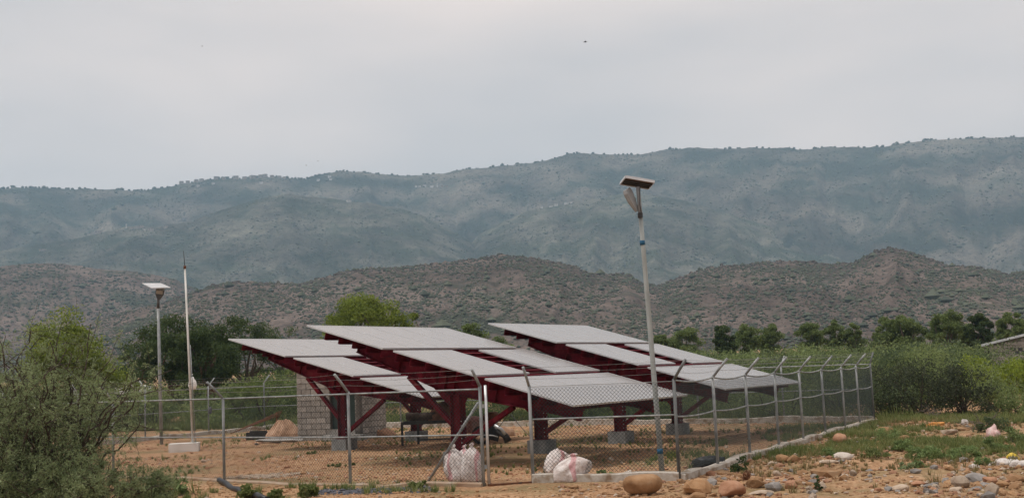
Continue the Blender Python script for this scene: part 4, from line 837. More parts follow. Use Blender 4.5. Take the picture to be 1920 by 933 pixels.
# sacks
def sack(c, r, h, lean, mat, label, seed, sx=1.0, tuft=True):
    rng = np.random.default_rng(seed); n_ = 64
    pr_ = [(0.0, 0.0), (0.72, 0.0), (0.92, 0.06), (0.98, 0.14), (1.0, 0.25), (1.02, 0.34), (1.0, 0.42), (0.97, 0.5), (0.9, 0.58), (0.84, 0.65), (0.74, 0.72), (0.6, 0.78), (0.45, 0.83), (0.24, 0.885), (0.13, 0.91)]
    if tuft: pr_ += [(0.15, 0.935), (0.24, 0.965), (0.2, 0.99), (0.0, 1.0)]
    else: pr_ += [(0.0, 0.915)]
    m_ = MB(); m_.lathe([(a * r, b_ * h) for a, b_ in pr_], (0, 0, 0), n_, sx, 0.75)
    v = m_.v[0]; th = np.arctan2(v[:, 1], v[:, 0]); o = rng.uniform(0, 9)
    ct, sn = np.cos(th), np.sin(th); zz = v[:, 2] / h
    k = 1 + 0.14 * np.sin(2 * th + o + zz * 3) + 0.75 * (fbm(ct * 1.4 + o, sn * 1.4 + zz * 2.6, 4, seed) - 0.5) + 0.12 * np.sin(9 * th + 5 * zz + o) * smooth(0.45, 0.85, zz) + 0.42 * (fbm(ct * 2.6 + o + zz, sn * 2.6 + zz * 4, 4, seed + 9, 0.6, True) - 0.6)
    v[:, :2] *= k[:, None]; v[:, 2] *= 1 + 0.16 * (fbm(ct * 1.2 + o, sn * 1.2 + 4, 3, seed + 2) - 0.5) * smooth(0.2, 0.7, zz)
    v[:, 0] += 0.12 * r * np.sin(zz * 5 + o); v[:, 1] += 0.1 * r * np.cos(zz * 4 + o)
    v[:, :2] *= (1 + 0.0 * zz)[:, None]; v[:, 0] += lean[0] * (v[:, 2] / h) ** 1.3; v[:, 1] += lean[1] * (v[:, 2] / h) ** 1.3
    m_.v[0] = v + np.asarray(c); return solo(m_, 'sack', mat, c, label, 'sack', 'woven plastic sacks by the gate')
ys = 22.35
sack(gnd(858, 903), 0.20, 0.70, (-0.05, 0.05), M['sack1'], 'leftmost of the upright white sacks, red band down its side, tied top', 3)
sack(gnd(872, 900), 0.18, 0.68, (0.0, 0.0), M['sack2'], 'middle upright white sack squeezed between two others left of the gate', 4)
sack(gnd(886, 903), 0.19, 0.72, (0.02, 0.0), M['sack3'], 'dull white sack tight against the open gate leaf', 5)
sack(gnd(1043, 886), 0.25, 0.52, (0.02, 0.02), M['sack3'], 'puffy greenish white sack at the back right of the gate opening', 6, 1.05, False)
sack(gnd(1069, 903), 0.27, 0.50, (0.10, 0.0), M['sack2'], 'slumped white sack with pink print in front, right of the gate', 7, 1.2)
heap('black_bag', gnd(1024, 902), 0.24, 0.16, 0.14, M['black'], 'crumpled black plastic bag on the kerb beside the white sacks', 'bag', 31, 3, 0.8, 0.6)
heap('black_bag', on_line(1352, 872, FR[2], BACK_R).tolist() + [0.0] + np.array([-0.2, 0.35, 0.05]), 0.30, 0.22, 0.20, M['black'], 'dark cloth heap just inside the right fence near its second post', 'bag', 32, 3, 0.8, 0.6)

# black pipe, gravel, kerb details
p = gnd(411, 905); q = gnd(500, 941); m_ = MB(); pts = limb(p + [0, 0, .07], q + [0, 0, .045], np.random.default_rng(2), 7, 0.02); m_.tube(pts, 0.055, 12); pi = solo(m_, 'black_pipe', M['black'], p, 'black plastic pipe lying outside the front fence beside the feathery shrub', 'pipe')

# ------------------------------------------------------------------ stones
def stones_stuff(name, n, region, size, mat, seed, sub=1):
    rng = np.random.default_rng(seed); c = region(rng, n); m = len(c); s = size * rng.lognormal(0, 0.5, m)
    vs = [rock_v(np.random.default_rng(q), sub, 0.9) for q in range(12)]; f0 = vs[0][1]; V0 = np.stack([v[0] for v in vs])
    a = rng.uniform(0, 6.28, m); sc_ = np.stack([rng.uniform(0.8, 1.4, m), rng.uniform(0.7, 1.2, m), rng.uniform(0.4, 0.8, m)], -1) * s[:, None]
    v = V0[rng.integers(0, 12, m)] * sc_[:, None]; ca, sa = np.cos(a)[:, None], np.sin(a)[:, None]
    v = np.stack([v[..., 0] * ca - v[..., 1] * sa, v[..., 0] * sa + v[..., 1] * ca, v[..., 2]], -1)
    v += np.stack([c[:, 0], c[:, 1], gz(c[:, 0], c[:, 1]) + s * 0.15], -1)[:, None]
    f = f0[None] + (np.arange(m) * V0.shape[1])[:, None, None]; mb = MB(); mb.add(v.reshape(-1, 3), f.reshape(-1, 3)); return mb.build(name, mat, None, 'stuff')
def reg_right(rng, n):
    c = np.stack([rng.uniform(0.5, 14, n * 4), rng.uniform(15.5, 36, n * 4)], -1)
    side = (c[:, 0] - 2.82) * 0.889 - (c[:, 1] - 20.81) * 0.458
    ok = ((side > 0.1) & (c[:, 1] > 20.5)) | (c[:, 1] < 20.5); ok &= rng.uniform(0.3, 0.62, len(c)) < fbm(c[:, 0] * 0.7, c[:, 1] * 0.7, 3, 66); return c[ok][:n]
def reg_front(rng, n):
    c = np.stack([rng.uniform(-9, 3, n * 2), rng.uniform(16, 26.5, n * 2)], -1); d_ = (c[:, 0] + 3.3) * 0.61 + (c[:, 1] - 22.37) * 0.79
    ok = np.where(c[:, 0] < -0.5, d_ < -0.15, c[:, 1] < 20.7); return c[ok][:n]
def inside(c):
    ok = ((c[:, 0] + 3.3) * 0.61 + (c[:, 1] - 22.37) * 0.79 > 0.15) & (c[:, 1] > 21.3)
    ok &= ((c[:, 0] - 2.82) * 0.889 - (c[:, 1] - 20.81) * 0.458 < -0.15)
    k = np.array([-(BACK_L - BACK_R)[1], (BACK_L - BACK_R)[0]]); k = k / np.linalg.norm(k); dd_ = (c - BACK_R) @ k; return ok & (dd_ * np.sign((np.array([0, 30]) - BACK_R) @ k) > 0.2)
def reg_in(rng, n):
    c = np.stack([rng.uniform(-16, 11, n * 4), rng.uniform(21, 50, n * 4)], -1); ok = inside(c) & (rng.uniform(0.3, 0.7, len(c)) < fbm(c[:, 0] * 0.5, c[:, 1] * 0.5, 3, 77)); return c[ok][:n]
def reg_gravel(rng, n):
    t_ = rng.uniform(0, 1, n); p0, p1 = gnd(606, 920), gnd(795, 916); c = p0[None, :2] * (1 - t_[:, None]) + p1[None, :2] * t_[:, None]
    return c + rng.normal(size=(n, 2)) * [0.12, 0.24] + [0, -0.2]
stones_stuff('pebbles', 7000, reg_right, 0.026, M['rocktan'], 101)
stones_stuff('pebbles', 2500, reg_right, 0.024, M['rockpale'], 102)
stones_stuff('pebbles', 2200, reg_right, 0.03, M['rockred'], 103)
stones_stuff('pebbles', 6000, reg_front, 0.020, M['rocktan'], 104)
stones_stuff('pebbles', 12000, reg_in, 0.021, M['rockred'], 105)
stones_stuff('pebbles', 9000, reg_in, 0.020, M['rocktan'], 108)
stones_stuff('pebbles', 2600, reg_in, 0.020, M['rockpale'], 106)
stones_stuff('pale_gravel', 900, lambda rng, n: gnd(500, 892)[None, :2] + rng.normal(size=(n, 2)) * [0.42, 0.28], 0.024, M['rockpale'], 109)
stones_stuff('rubble', 420, reg_right, 0.048, M['rocktan'], 111)
stones_stuff('rubble', 160, reg_right, 0.05, M['rockgrey'], 112)
stones_stuff('gravel', 3600, reg_gravel, 0.016, M['gravel'], 107)
def rock(px, py, wpx, hpx, mat, label, seed, ang=0.5, group=None, depth=0.8, name='rock', cat='rock', sub=3):
    sub = sub if ang < 0.25 else 2
    p = gnd(px, py); p = gp(p); pm_ = F_PX / p[1]; rx = wpx / pm_ / 2; hz_ = hpx / pm_ / 2; rng = np.random.default_rng(seed)
    v, f = rock_v(rng, sub, ang); lo, hi = v.min(0), v.max(0); v = (v - (lo + hi) / 2) / ((hi - lo) / 2)
    v = v * [rx, rx * depth, hz_] + [0, rx * depth, hz_ * (0.9 if ang < 0.25 else 0.7)]; v = v + p; m_ = MB(); m_.add(v, f, ang < 0.25); return solo(m_, name, M[mat], p, label, cat, group)
R_ = [(1209, 927, 75, 40, 'rocktan', 'largest smooth tan boulder against the kerb at the lamp post foot', 3, 0.05),
 (1313, 926, 56, 34, 'rocktan', 'broad tan rock between the largest boulder and the brown rock', 4, 0.5),
 (1377, 929, 52, 31, 'rockred', 'rounded brown boulder near the bottom edge, right of the broad tan rock', 6, 0.2),
 (1310, 936, 40, 20, 'rocktan', 'low tan rock in front of the broad tan rock', 8, 0.5),
 (1578, 834, 27, 22, 'rockred', 'round reddish boulder resting on the right kerb near its far end', 9, 0.15),
 (1471, 866, 28, 18, 'rocktan', 'tan rock touching the kerb halfway along the right fence', 10, 0.5),
 (1490, 866, 24, 17, 'rocktan', 'second tan rock beside the kerb, tucked behind the first', 12, 0.4),
 (1586, 868, 36, 16, 'rockwhite', 'white limestone rock beside the green weed tuft by the right kerb', 13, 0.8),
 (1560, 872, 40, 10, 'rockpale', 'flat pale slab leaning left of the white limestone rock', 14, 0.9),
 (1662, 812, 34, 13, 'rocktan', 'long tan rock lying just past the far end of the right kerb', 15, 0.7),
 (1806, 916, 36, 24, 'rockpale', 'big pale cobble in the stone heap at the lower right', 16, 0.3),
 (1838, 905, 42, 25, 'rockgrey', 'big grey stone at the top of the lower right heap', 17, 0.3),
 (1862, 908, 26, 18, 'rockred', 'dark reddish stone right of the big grey stone', 18, 0.6),
 (1885, 916, 25, 13, 'rocktan', 'orange-tan stone at the right of the lower right heap', 19, 0.4),
 (1906, 918, 24, 13, 'rocktan', 'smooth tan stone near the right picture edge in the heap', 20, 0.3),
 (1912, 906, 30, 16, 'rocktan', 'tan stone behind the smooth one near the right edge', 25, 0.4),
 (1866, 930, 28, 28, 'rockpale', 'upright split grey-white stone in the lower right heap', 22, 0.9),
 (1797, 924, 28, 13, 'rockpale', 'pale flat stone in front of the big pale cobble', 23, 0.7),
 (1726, 911, 26, 10, 'rockred', 'flat orange-brown stone left of the lower right heap', 24, 0.5),
 (1748, 914, 26, 9, 'rockgrey', 'flat grey-tan stone right of the orange-brown flat one', 26, 0.7),
 (1420, 912, 38, 24, 'rocktan', 'tan angular rock behind the long slanting slab', 27, 0.7),
 (1454, 918, 34, 20, 'rockgrey', 'grey-brown angular rock right of the slanting slab', 28, 0.9),
 (1432, 925, 46, 11, 'rockpale', 'long slanting pale slab among the bottom stones', 29, 1.0),
 (1486, 915, 24, 17, 'rockred', 'brown angular rock left of the dark leafy sprout', 30, 0.9),
 (1544, 912, 18, 16, 'rockpale', 'pale rock right of the dark leafy sprout', 33, 0.7),
 (1602, 893, 15, 14, 'rockpale', 'small upright pinkish stone on bare red soil', 34, 0.8),
 (1586, 894, 16, 9, 'rockwhite', 'small white stone on bare red soil', 35, 0.8),
 (1648, 921, 14, 10, 'rockred', 'small red-brown stone alone near the bottom right', 36, 0.6),
 (1694, 926, 30, 14, 'rockpale', 'flat pale stone at the bottom edge left of the heap', 37, 0.6),
 (1459, 890, 17, 12, 'rockpale', 'pale stone on soil below the kerb midpoint', 38, 0.7)]
for q in R_: rock(*q[:6], q[6], q[7])
ROCK_MESH = []
rng = np.random.default_rng(55); proto = {}
def small_stone(p, r, mat, asp, seed, label, group):
    key = (mat, seed % 5)
    if key not in proto:
        v, f = rock_v(np.random.default_rng(seed % 5 + 60), 1, 0.9); m_ = MB(); m_.add(v, f); o_ = m_.build('stone', M[mat]); proto[key] = o_.data; bpy.data.objects.remove(o_)
    o_ = link('stone', proto[key]); o_.location = (p[0], p[1], p[2] + r * 0.14); o_.scale = (r, r * asp, r * rng.uniform(0.5, 0.75)); o_.rotation_euler = (rng.normal() * 0.2, rng.normal() * 0.2, rng.uniform(0, 6.28)); return tag(o_, label, 'stone', group)
cnt = 0
while cnt < 85:
    px, py = rng.uniform(1270, 1930), 812 + 121 * rng.uniform(0, 1) ** 0.7
    p = gnd(px, py); side = (p[0] - 2.82) * 0.889 - (p[1] - 20.81) * 0.458
    if side < 0.2 and p[1] > 20.6: continue
    if fbm(p[0] * 0.7, p[1] * 0.7, 3, 66) < rng.uniform(0.3, 0.6): continue
    if px > 1600 and py < 870 and rng.random() < 0.6: continue
    w = rng.uniform(8, 22) * (0.7 + 0.5 * (px > 1740 and py > 890)); r = w / (F_PX / p[1]) / 2
    small_stone(gp(p), r, rng.choice(['rocktan', 'rocktan', 'rockpale', 'rockred', 'rockgrey']), rng.uniform(0.7, 1.0), int(rng.integers(50)), 'small tan or grey stone among those scattered outside the right fence', 'stones scattered outside the right fence'); cnt += 1
for (n_, x0, x1, y0, y1, w0, w1, lab, grp) in ((62, 1270, 1530, 894, 938, 12, 34, 'cobble in the loose stone line between the big boulders at the bottom', 'cobbles between the bottom boulders'), (75, 1745, 1930, 886, 938, 14, 36, 'cobble of the stone heap in the lower right corner', 'cobbles of the lower right heap'), (20, 1400, 1650, 800, 884, 9, 24, 'stone lying along the outer foot of the right kerb', 'stones along the right kerb')):
    k = 0
    while k < n_:
        px, py = rng.uniform(x0, x1), rng.uniform(y0, y1); p = gnd(px, py); side = (p[0] - 2.82) * 0.889 - (p[1] - 20.81) * 0.458
        if side < 0.3 and p[1] > 20.4: continue
        if 'kerb' in lab and side > 1.1: continue
        r = rng.uniform(w0, w1) * rng.uniform(0.5, 1) / (F_PX / p[1]) / 2; small_stone(gp(p), r, rng.choice(['rocktan', 'rocktan', 'rockpale', 'rockred', 'rockgrey']), rng.uniform(0.65, 1.0), int(rng.integers(50)), lab, grp); k += 1
cnt = 0
while cnt < 24:
    px, py = rng.uniform(380, 1200), rng.uniform(912, 936); p = gnd(px, py)
    if (p[0] + 3.3) * 0.61 + (p[1] - 22.37) * 0.79 > -0.3 and p[0] < -0.5: continue
    r = rng.uniform(6, 15) / (F_PX / p[1]) / 2; small_stone(gp(p), r, rng.choice(['rocktan', 'rockpale', 'rockred']), rng.uniform(0.7, 1.0), int(rng.integers(50)), 'small stone on the bare earth in front of the front fence', 'stones in front of the front fence'); cnt += 1
# stones and litter in the yard
for px, py, w, mat, lab in ((568, 833, 5, 'rockwhite', 'small white stone on the yard left of the left column'), (700, 834, 6, 'rockwhite', 'white lump on the yard right of the left column base'), (690, 829, 5, 'rockwhite', 'white pebble beside the white lump near the left column'), (1178, 890, 16, 'rockwhite', 'flat whitish stone on grass behind the front kerb'), (1280, 894, 14, 'rockpale', 'pale stone at the inner corner of the right fence'), (480, 834, 9, 'rockgrey', 'small dark object lying on the yard before the trough')):
    p = gnd(px, py); rock(px, py, w, w * 0.6, mat, lab, int(px), 0.8, sub=2, name='stone', cat='stone')

# ------------------------------------------------------------------ grass, weeds
def tuft_arrays(rng, c, h, nb, spread, wd=0.006):
    m = len(c); base = np.repeat(c, nb, 0); k = len(base); th = rng.uniform(0, 6.28, k); ln = np.repeat(h, nb) * rng.uniform(0.5, 1.1, k); sp = spread * rng.uniform(0.1, 1, k)
    base = base + np.stack([np.cos(th), np.sin(th), 0 * th], -1) * (np.repeat(h, nb) * 0.25 * rng.uniform(0, 1, k))[:, None]
    dirv = np.stack([np.cos(th) * sp, np.sin(th) * sp, np.ones(k)], -1); dirv /= np.linalg.norm(dirv, axis=1)[:, None]
    sdv = np.stack([-np.sin(th), np.cos(th), 0 * th], -1) * wd * rng.uniform(0.6, 1.4, k)[:, None]
    mid = base + dirv * (ln * 0.55)[:, None]; tip = base + dirv * ln[:, None] + np.stack([np.cos(th), np.sin(th), -0.5 + 0 * th], -1) * (ln * 0.22 * sp)[:, None]
    v = np.stack([base - sdv, base + sdv, mid + sdv * 0.7, tip, mid - sdv * 0.7], 1)
    f = np.arange(k)[:, None] * 5; return v.reshape(-1, 3), [f + np.array([[0, 1, 2, 4]]), f + np.array([[4, 2, 3]])]
def grass(name, n, region, h, nb, mat, seed, spread=0.7, wd=0.006):
    rng = np.random.default_rng(seed); c = region(rng, n); c = np.stack([c[:, 0], c[:, 1], gz(c[:, 0], c[:, 1])], -1)
    v, f = tuft_arrays(rng, c, h * rng.lognormal(0, 0.3, len(c)), nb, spread, wd); mb = MB(); mb.add(v, f); return mb.build(name, M[mat], None, 'stuff')
def patchy(x0, x1, y0, y1, sc, seed, thr, cond=None):
    def reg(rng, n):
        c = np.stack([rng.uniform(x0, x1, n * 6), rng.uniform(y0, y1, n * 6)], -1); ok = fbm(c[:, 0] * sc, c[:, 1] * sc, 4, seed) > thr
        if cond is not None: ok &= cond(c)
        return c[ok][:n]
    return reg
outr = lambda c: ((c[:, 0] - 2.82) * 0.889 - (c[:, 1] - 20.81) * 0.458 > 0.2)
outb = lambda c: ((c - BACK_R) @ np.array([-(BACK_L - BACK_R)[1], (BACK_L - BACK_R)[0]]) / 27.6) * np.sign((np.array([0, 30]) - BACK_R) @ np.array([-(BACK_L - BACK_R)[1], (BACK_L - BACK_R)[0]])) < -0.2
grass('grass', 900, patchy(-15, 11, 21, 50, 0.45, 91, 0.56, inside), 0.11, 16, 'grass', 201)
grass('grass', 700, patchy(1.0, 11, 22.5, 36, 0.5, 92, 0.44, lambda c: inside(c) & ((c[:, 0] - 2.82) * 0.889 - (c[:, 1] - 20.81) * 0.458 > -2.2)), 0.16, 16, 'grass', 202)
grass('grass', 4200, patchy(4, 16, 20, 40, 0.35, 93, 0.45, lambda c: outr(c) & (c[:, 1] > 22.5)), 0.15, 18, 'grass', 203)
grass('dry_grass', 900, patchy(4, 16, 18, 40, 0.35, 94, 0.52, outr), 0.13, 14, 'drygrass', 204)
grass('grass', 3600, patchy(-16, 13, 38, 60, 0.25, 95, 0.40, outb), 0.38, 14, 'grass', 205, 0.5, 0.012)
grass('grass', 260, patchy(-7, -1.2, 19.5, 24.3, 1.2, 96, 0.55, lambda c: (c[:, 0] + 3.3) * 0.61 + (c[:, 1] - 22.37) * 0.79 < -0.3), 0.14, 18, 'grass', 206)
grass('grass', 2200, patchy(-24, -8, 38, 62, 0.25, 97, 0.42, lambda c: ~inside(c)), 0.32, 14, 'grass', 207, 0.5, 0.012)
def weed(px, py, wpx, h, mat, label, seed, leaf=0.05, n=900, group=None, name='weed', up=0.7):
    p = gp(gnd(px, py)); rx = wpx / (F_PX / p[1]) / 2
    return bush(p, rx, h, leaf, n, mat, label, name, 'weed', group, seed, 12, rx * 0.8, 'twig', up)
weed(1555, 864, 36, 0.26, 'weed', 'bright green weed tuft beside the white limestone rock', 1)
weed(1390, 884, 44, 0.34, 'leaf_dark', 'dark leafy shrublet by the kerb behind the brown boulder', 2, 0.06, 500)
weed(1534, 916, 18, 0.26, 'leaf_dark', 'dark leafy sprout among the bottom stones', 3, 0.05, 260)
weed(1735, 862, 90, 0.34, 'weed', 'wide green weed bed on the right slope, left half', 4, 0.05, 2600)
weed(1800, 858, 90, 0.34, 'weed', 'wide green weed bed on the right slope, right half', 5, 0.05, 2600)
weed(1728, 884, 34, 0.22, 'weed', 'green tuft below the wide weed bed', 6, 0.045, 700)
weed(1702, 892, 40, 0.14, 'leaf_grey', 'low blue-grey weed left of the tuft below the weed bed', 7, 0.04, 700)
weed(1870, 846, 60, 0.32, 'weed', 'green weed clump below the pinkish torn bag', 8, 0.05, 1500)
weed(1660, 826, 60, 0.34, 'weed', 'green weed clump near the far end of the right kerb', 9, 0.05, 1300)
weed(1642, 862, 70, 0.22, 'grass', 'yellowish grassy clump right of the round reddish boulder', 10, 0.05, 1200)
weed(1845, 872, 40, 0.2, 'weed', 'low green weeds left of the white litter', 11, 0.05, 700)
weed(1690, 848, 60, 0.25, 'weed', 'green weeds spreading left of the weed bed', 12, 0.05, 1200)
weed(784, 915, 40, 0.16, 'grass', 'spiky grass tuft by the kerb on the dark gravel', 13, 0.10, 300)
weed(475, 932, 60, 0.24, 'grass', 'pale grass clump growing over the black pipe', 14, 0.09, 700)
weed(578, 932, 44, 0.24, 'grass', 'pale grass clump left of the dark gravel', 15, 0.09, 600)
weed(520, 936, 40, 0.18, 'grass', 'grass clump at the bottom edge right of the black pipe', 16, 0.09, 400)
weed(333, 928, 44, 0.42, 'weed', 'broad-leaved green plant at the edge of the feathery shrub', 17, 0.13, 110)
weed(1140, 889, 60, 0.12, 'weed', 'flat green patch of weeds behind the front kerb', 18, 0.04, 700)
weed(588, 852, 30, 0.10, 'grass', 'small dark grass tuft on the yard before the left column', 19, 0.06, 260)
weed(640, 874, 80, 0.08, 'grass', 'low grass streak on the yard behind the front fence', 20, 0.06, 500)
weed(1860, 812, 70, 0.5, 'leaf_scrubdark', 'brownish brush around the pinkish torn bag', 22, 0.06, 1100)
weed(1905, 836, 60, 0.5, 'leaf_olive', 'olive brush at the right picture edge behind the litter', 23, 0.06, 1000)
# dead branches
for px, py, w, seed_, lab in ((1840, 812, 110, 1, 'dead grey branch lying left of the pinkish torn bag'), (1745, 785, 60, 2, 'bare grey dead twigs standing before the big dark bush'), (1400, 903, 26, 3, 'thin reddish dry stalk beside the brown boulder')):
    rg = np.random.default_rng(seed_ + 300); p = gp(gnd(px, py)); m_ = MB(); r = w / (F_PX / p[1])
    for q in range(9):
        dv = np.array([rg.normal(), rg.normal() * 0.4, abs(rg.normal()) * (0.35 if seed_ == 1 else 1.3)]); dv *= r * 0.5 * rg.uniform(0.5, 1) / np.linalg.norm(dv)
        l_ = limb(p + [0, 0, 0.02], p + dv + [0, 0, 0.05], rg, 6, 0.15); m_.tube(l_, np.linspace(0.014, 0.004, 6), 5, False)
        for z_ in range(3): m_.tube(limb(l_[3], l_[3] + rg.normal(size=3) * r * 0.12 + [0, 0, 0.06], rg, 4, 0.1), np.linspace(0.007, 0.003, 4), 4, False)
    solo(m_, 'dead_branch', M['deadwood'] if seed_ != 3 else M['rust'], p, lab, 'branch')

# ------------------------------------------------------------------ litter on the right
def rag(px, py, wpx, hpx, mat, label, seed, name='plastic_litter', cat='litter', peak=0.8):
    p = gp(gnd(px, py)); k = F_PX / p[1]; return heap(name, p, wpx / k / 2, wpx / k / 2.6, hpx / k, M[mat], label, cat, seed, 3, peak, 0.75)
rag(1864, 824, 26, 24, 'pinklitter', 'pinkish torn plastic bag snagged upright in dry brush at the right', 41)
rag(1884, 873, 48, 10, 'litter', 'long white plastic litter strip above the lower right stones', 42)
rag(1913, 878, 30, 15, 'litter', 'white plastic litter at the right picture edge', 43)
rag(1900, 866, 20, 13, 'yellow', 'yellow plastic scrap on the white litter', 44)
rag(1825, 878, 20, 10, 'litter', 'small dirty white rag left of the litter strip', 45)
rag(1810, 798, 14, 9, 'litter', 'white rag on the soil below the big dark bush', 46)
rag(1756, 800, 34, 6, 'orange', 'orange plastic scrap on the soil under the big dark bush', 47)
rag(1688, 806, 22, 5, 'yellow', 'yellow scrap near the far kerb end', 48)
rag(1912, 722, 14, 16, 'litter', 'white container partly hidden in the right edge brush', 50)
for px, py, w, h in ((1836, 744, 16, 10), (1845, 748, 16, 9), (1852, 741, 18, 6)): rock(px, py, w, h, 'rockwhite', 'pale stones in the gap right of the big dark bush', px, 0.8, 'pale stones by the big dark bush', sub=2)
rock(1668, 806, 18, 9, 'rockpale', 'pale grey stone by the weeds at the far kerb end', 70, 0.8); rock(1785, 816, 32, 12, 'rockpale', 'flat pale stone on the slope above the weed bed', 71, 0.8); rock(1700, 828, 26, 12, 'rocktan', 'tan stone on the slope left of the weed bed', 72, 0.6)
rag(1641, 742, 16, 20, 'pinklitter', 'pale scrap caught in the bush by the far fence corner', 51)

# ------------------------------------------------------------------ bushes and trees, left and behind
def gtop(px, py, Y): return atY(px, py, Y)
def T(px, ytop, Y, wpx, **k):
    p = atY(px, 700, Y); z = float(gz(p[0], Y)); h = atY(px, ytop, Y)[2] - z; rx = wpx / (F_PX / Y) / 2
    return np.array([p[0], Y, z]), h, rx
b, h, r = T(132, 594, 58, 172); tree(b, h, r, h * 0.36, 0.15, 'leaf_bright', 'bright green rounded tree at the far left above the feathery shrub', seed=1, ncl=46, per=330, trunk=0.16, low=0.25)
b, h, r = T(320, 600, 76, 150); tree(b, h, r, h * 0.36, 0.17, 'leaf_dark', 'dark green tree behind the distant lamp and white mast', seed=2, ncl=46, per=330, trunk=0.25, low=0.33, bark='redbark')
b, h, r = T(398, 608, 74, 130); tree(b, h, r, h * 0.36, 0.17, 'leaf_dark', 'dark green tree with a thick reddish trunk right of the mast', seed=3, ncl=44, per=330, trunk=0.34, low=0.38, bark='redbark')
b, h, r = T(462, 592, 80, 100); tree(b, h, r, h * 0.40, 0.17, 'leaf_dark', 'dark ragged tree rising over the left array tip', seed=4, ncl=30, per=150, trunk=0.2, low=0.3)
b, h, r = T(525, 578, 84, 90); tree(b, h, r, h * 0.42, 0.17, 'leaf_scrubdark', 'sparse dark tree with spiky top between left array and bright tree', seed=5, ncl=26, per=120, trunk=0.2, low=0.3, up=1.2)
b, h, r = T(685, 556, 72, 140); tree(b, h, r, h * 0.30, 0.15, 'leaf_bright', 'yellow-green tree rising behind the nearest array', seed=6, ncl=50, per=380, trunk=0.2, low=0.4)
b, h, r = T(760, 570, 74, 60); tree(b, h, r, h * 0.3, 0.15, 'leaf_bright', 'small rounded yellow-green tree right of the taller bright one behind the array', seed=7, ncl=26, per=230, trunk=0.15, low=0.4)
b, h, r = T(880, 603, 78, 60); tree(b, h, r, h * 0.32, 0.15, 'leaf_mid', 'small green tree between the nearest array and right array', seed=8, ncl=26, per=170, trunk=0.12, low=0.3)
b, h, r = T(940, 628, 80, 60); tree(b, h, r, h * 0.36, 0.15, 'leaf_olive', 'low pale olive tree under the left tip of the right array', seed=9, ncl=24, per=170, trunk=0.1, low=0.2)
b, h, r = T(262, 640, 82, 70); tree(b, h, r, h * 0.36, 0.16, 'leaf_dark', 'small dark tree left of the distant lamp', seed=10, ncl=24, per=120, trunk=0.12, low=0.35, bark='redbark')
b, h, r = T(500, 668, 57, 160); bush(b, r, h, 0.11, 9000, 'leaf_mid', 'big rounded green bush behind the fence left of the hut', seed=1, ncl=40)
b, h, r = T(440, 690, 56, 90); bush(b, r, h * 0.9, 0.11, 4200, 'leaf_mid', 'green bush behind the fence between mast and rounded bush', seed=2, ncl=24)
b, h, r = T(555, 668, 60, 120); bush(b, r, h, 0.11, 5000, 'leaf_mid', 'green bush directly left behind the hut', seed=3, ncl=26)
b, h, r = T(285, 708, 60, 110); bush(b, r, h, 0.12, 3200, 'leaf_olive', 'olive bush behind the left fence at the distant lamp', seed=4, ncl=20)
b, h, r = T(240, 690, 66, 60); bush(b, r, h, 0.12, 1800, 'leaf_bright', 'bright green bush by the white vehicle', seed=5, ncl=14)
b, h, r = T(372, 716, 66, 70); bush(b, r, h, 0.12, 1800, 'leaf_olive', 'low olive bush under the reddish trunk', seed=6, ncl=14)
b, h, r = T(60, 672, 50, 130); bush(b, r, h, 0.12, 3800, 'leaf_olive', 'olive bush behind the left fence at the picture edge', seed=7, ncl=22)
b, h, r = T(170, 690, 52, 130); bush(b, r, h, 0.12, 3600, 'leaf_olive', 'olive bush behind the feathery shrub, below the bright tree', seed=8, ncl=22)
c_ = atY(361, 718, 47.0); m_ = MB(); m_.lathe([(0.0, -0.26), (0.13, -0.24), (0.18, -0.1), (0.15, 0.08), (0.06, 0.2), (0.05, 0.26), (0.0, 0.27)], c_, 12, 1, 0.7); m_.tube([c_ + [-0.05, 0, 0.22], c_ + [-0.14, 0, 0.34], c_ + [0.02, 0, 0.36]], 0.015, 5); solo(m_, 'jerrycan', M['white'], c_ - [0, 0, 0.26], 'white plastic jug hung on the left fence beside the mast', 'jug')
c_ = atY(394, 768, 48.8); rng = np.random.default_rng(3); v, f = rock_v(rng, 2, 0.6); m_ = MB(); m_.add(v * [0.09, 0.05, 0.2] + c_, f); solo(m_, 'blue_rag', M['gravel'], c_ - [0, 0, 0.2], 'blue-grey rag tied to a left fence post', 'rag')
rock(367, 795, 12, 6, 'rockwhite', 'white scrap lying outside the left fence near the mast', 81, 0.9, sub=2, name='stone', cat='stone')
# white vehicle beyond
cp_ = atY(228, 712, 96); cz_ = float(gz(cp_[0], 96)); zt_ = atY(228, 704.5, 96)[2]; cz_ = zt_ - 1.95
vt = thing('parked_van', 'white van parked far beyond the left fence among bushes', 'van', (cp_[0], 96, cz_))
c0 = np.array([cp_[0], 96, cz_]); m_ = MB(); m_.prism([c0 + [x, -0.85, z_] for x, z_ in ((-1.15, 0.45), (2.3, 0.45), (2.3, 0.95), (1.9, 1.1), (1.35, 1.15), (0.85, 1.9), (-1.1, 1.95), (-1.2, 1.5))], np.array([0, 1.7, 0])); m_.build('body', M['carwhite'], vt)
for x_ in (-0.55, 1.5):
    for y_ in (-0.86, 0.7): m_ = MB(); m_.tube([c0 + [x_, y_, 0.36], c0 + [x_, y_ + 0.18, 0.36]], 0.36, 14); m_.build('wheel', M['tyre'], vt)
m_ = MB(); m_.prism([c0 + [x, -0.862, z_] for x, z_ in ((-0.95, 1.2), (1.1, 1.2), (0.78, 1.78), (-0.95, 1.8))], np.array([0, 0.01, 0])); m_.build('window', M['carglass'], vt)
m_ = MB(); m_.box(c0 + [0, 0, cz_ * 0 - 0.6], (4.2, 3.0, 1.2)); 
if cz_ > float(gz(cp_[0], 96)) + 0.05: solo(m_, 'earth_bank', M['sand'], c0 + [0, 0, -1.2], 'low earth bank under the white van', 'bank')

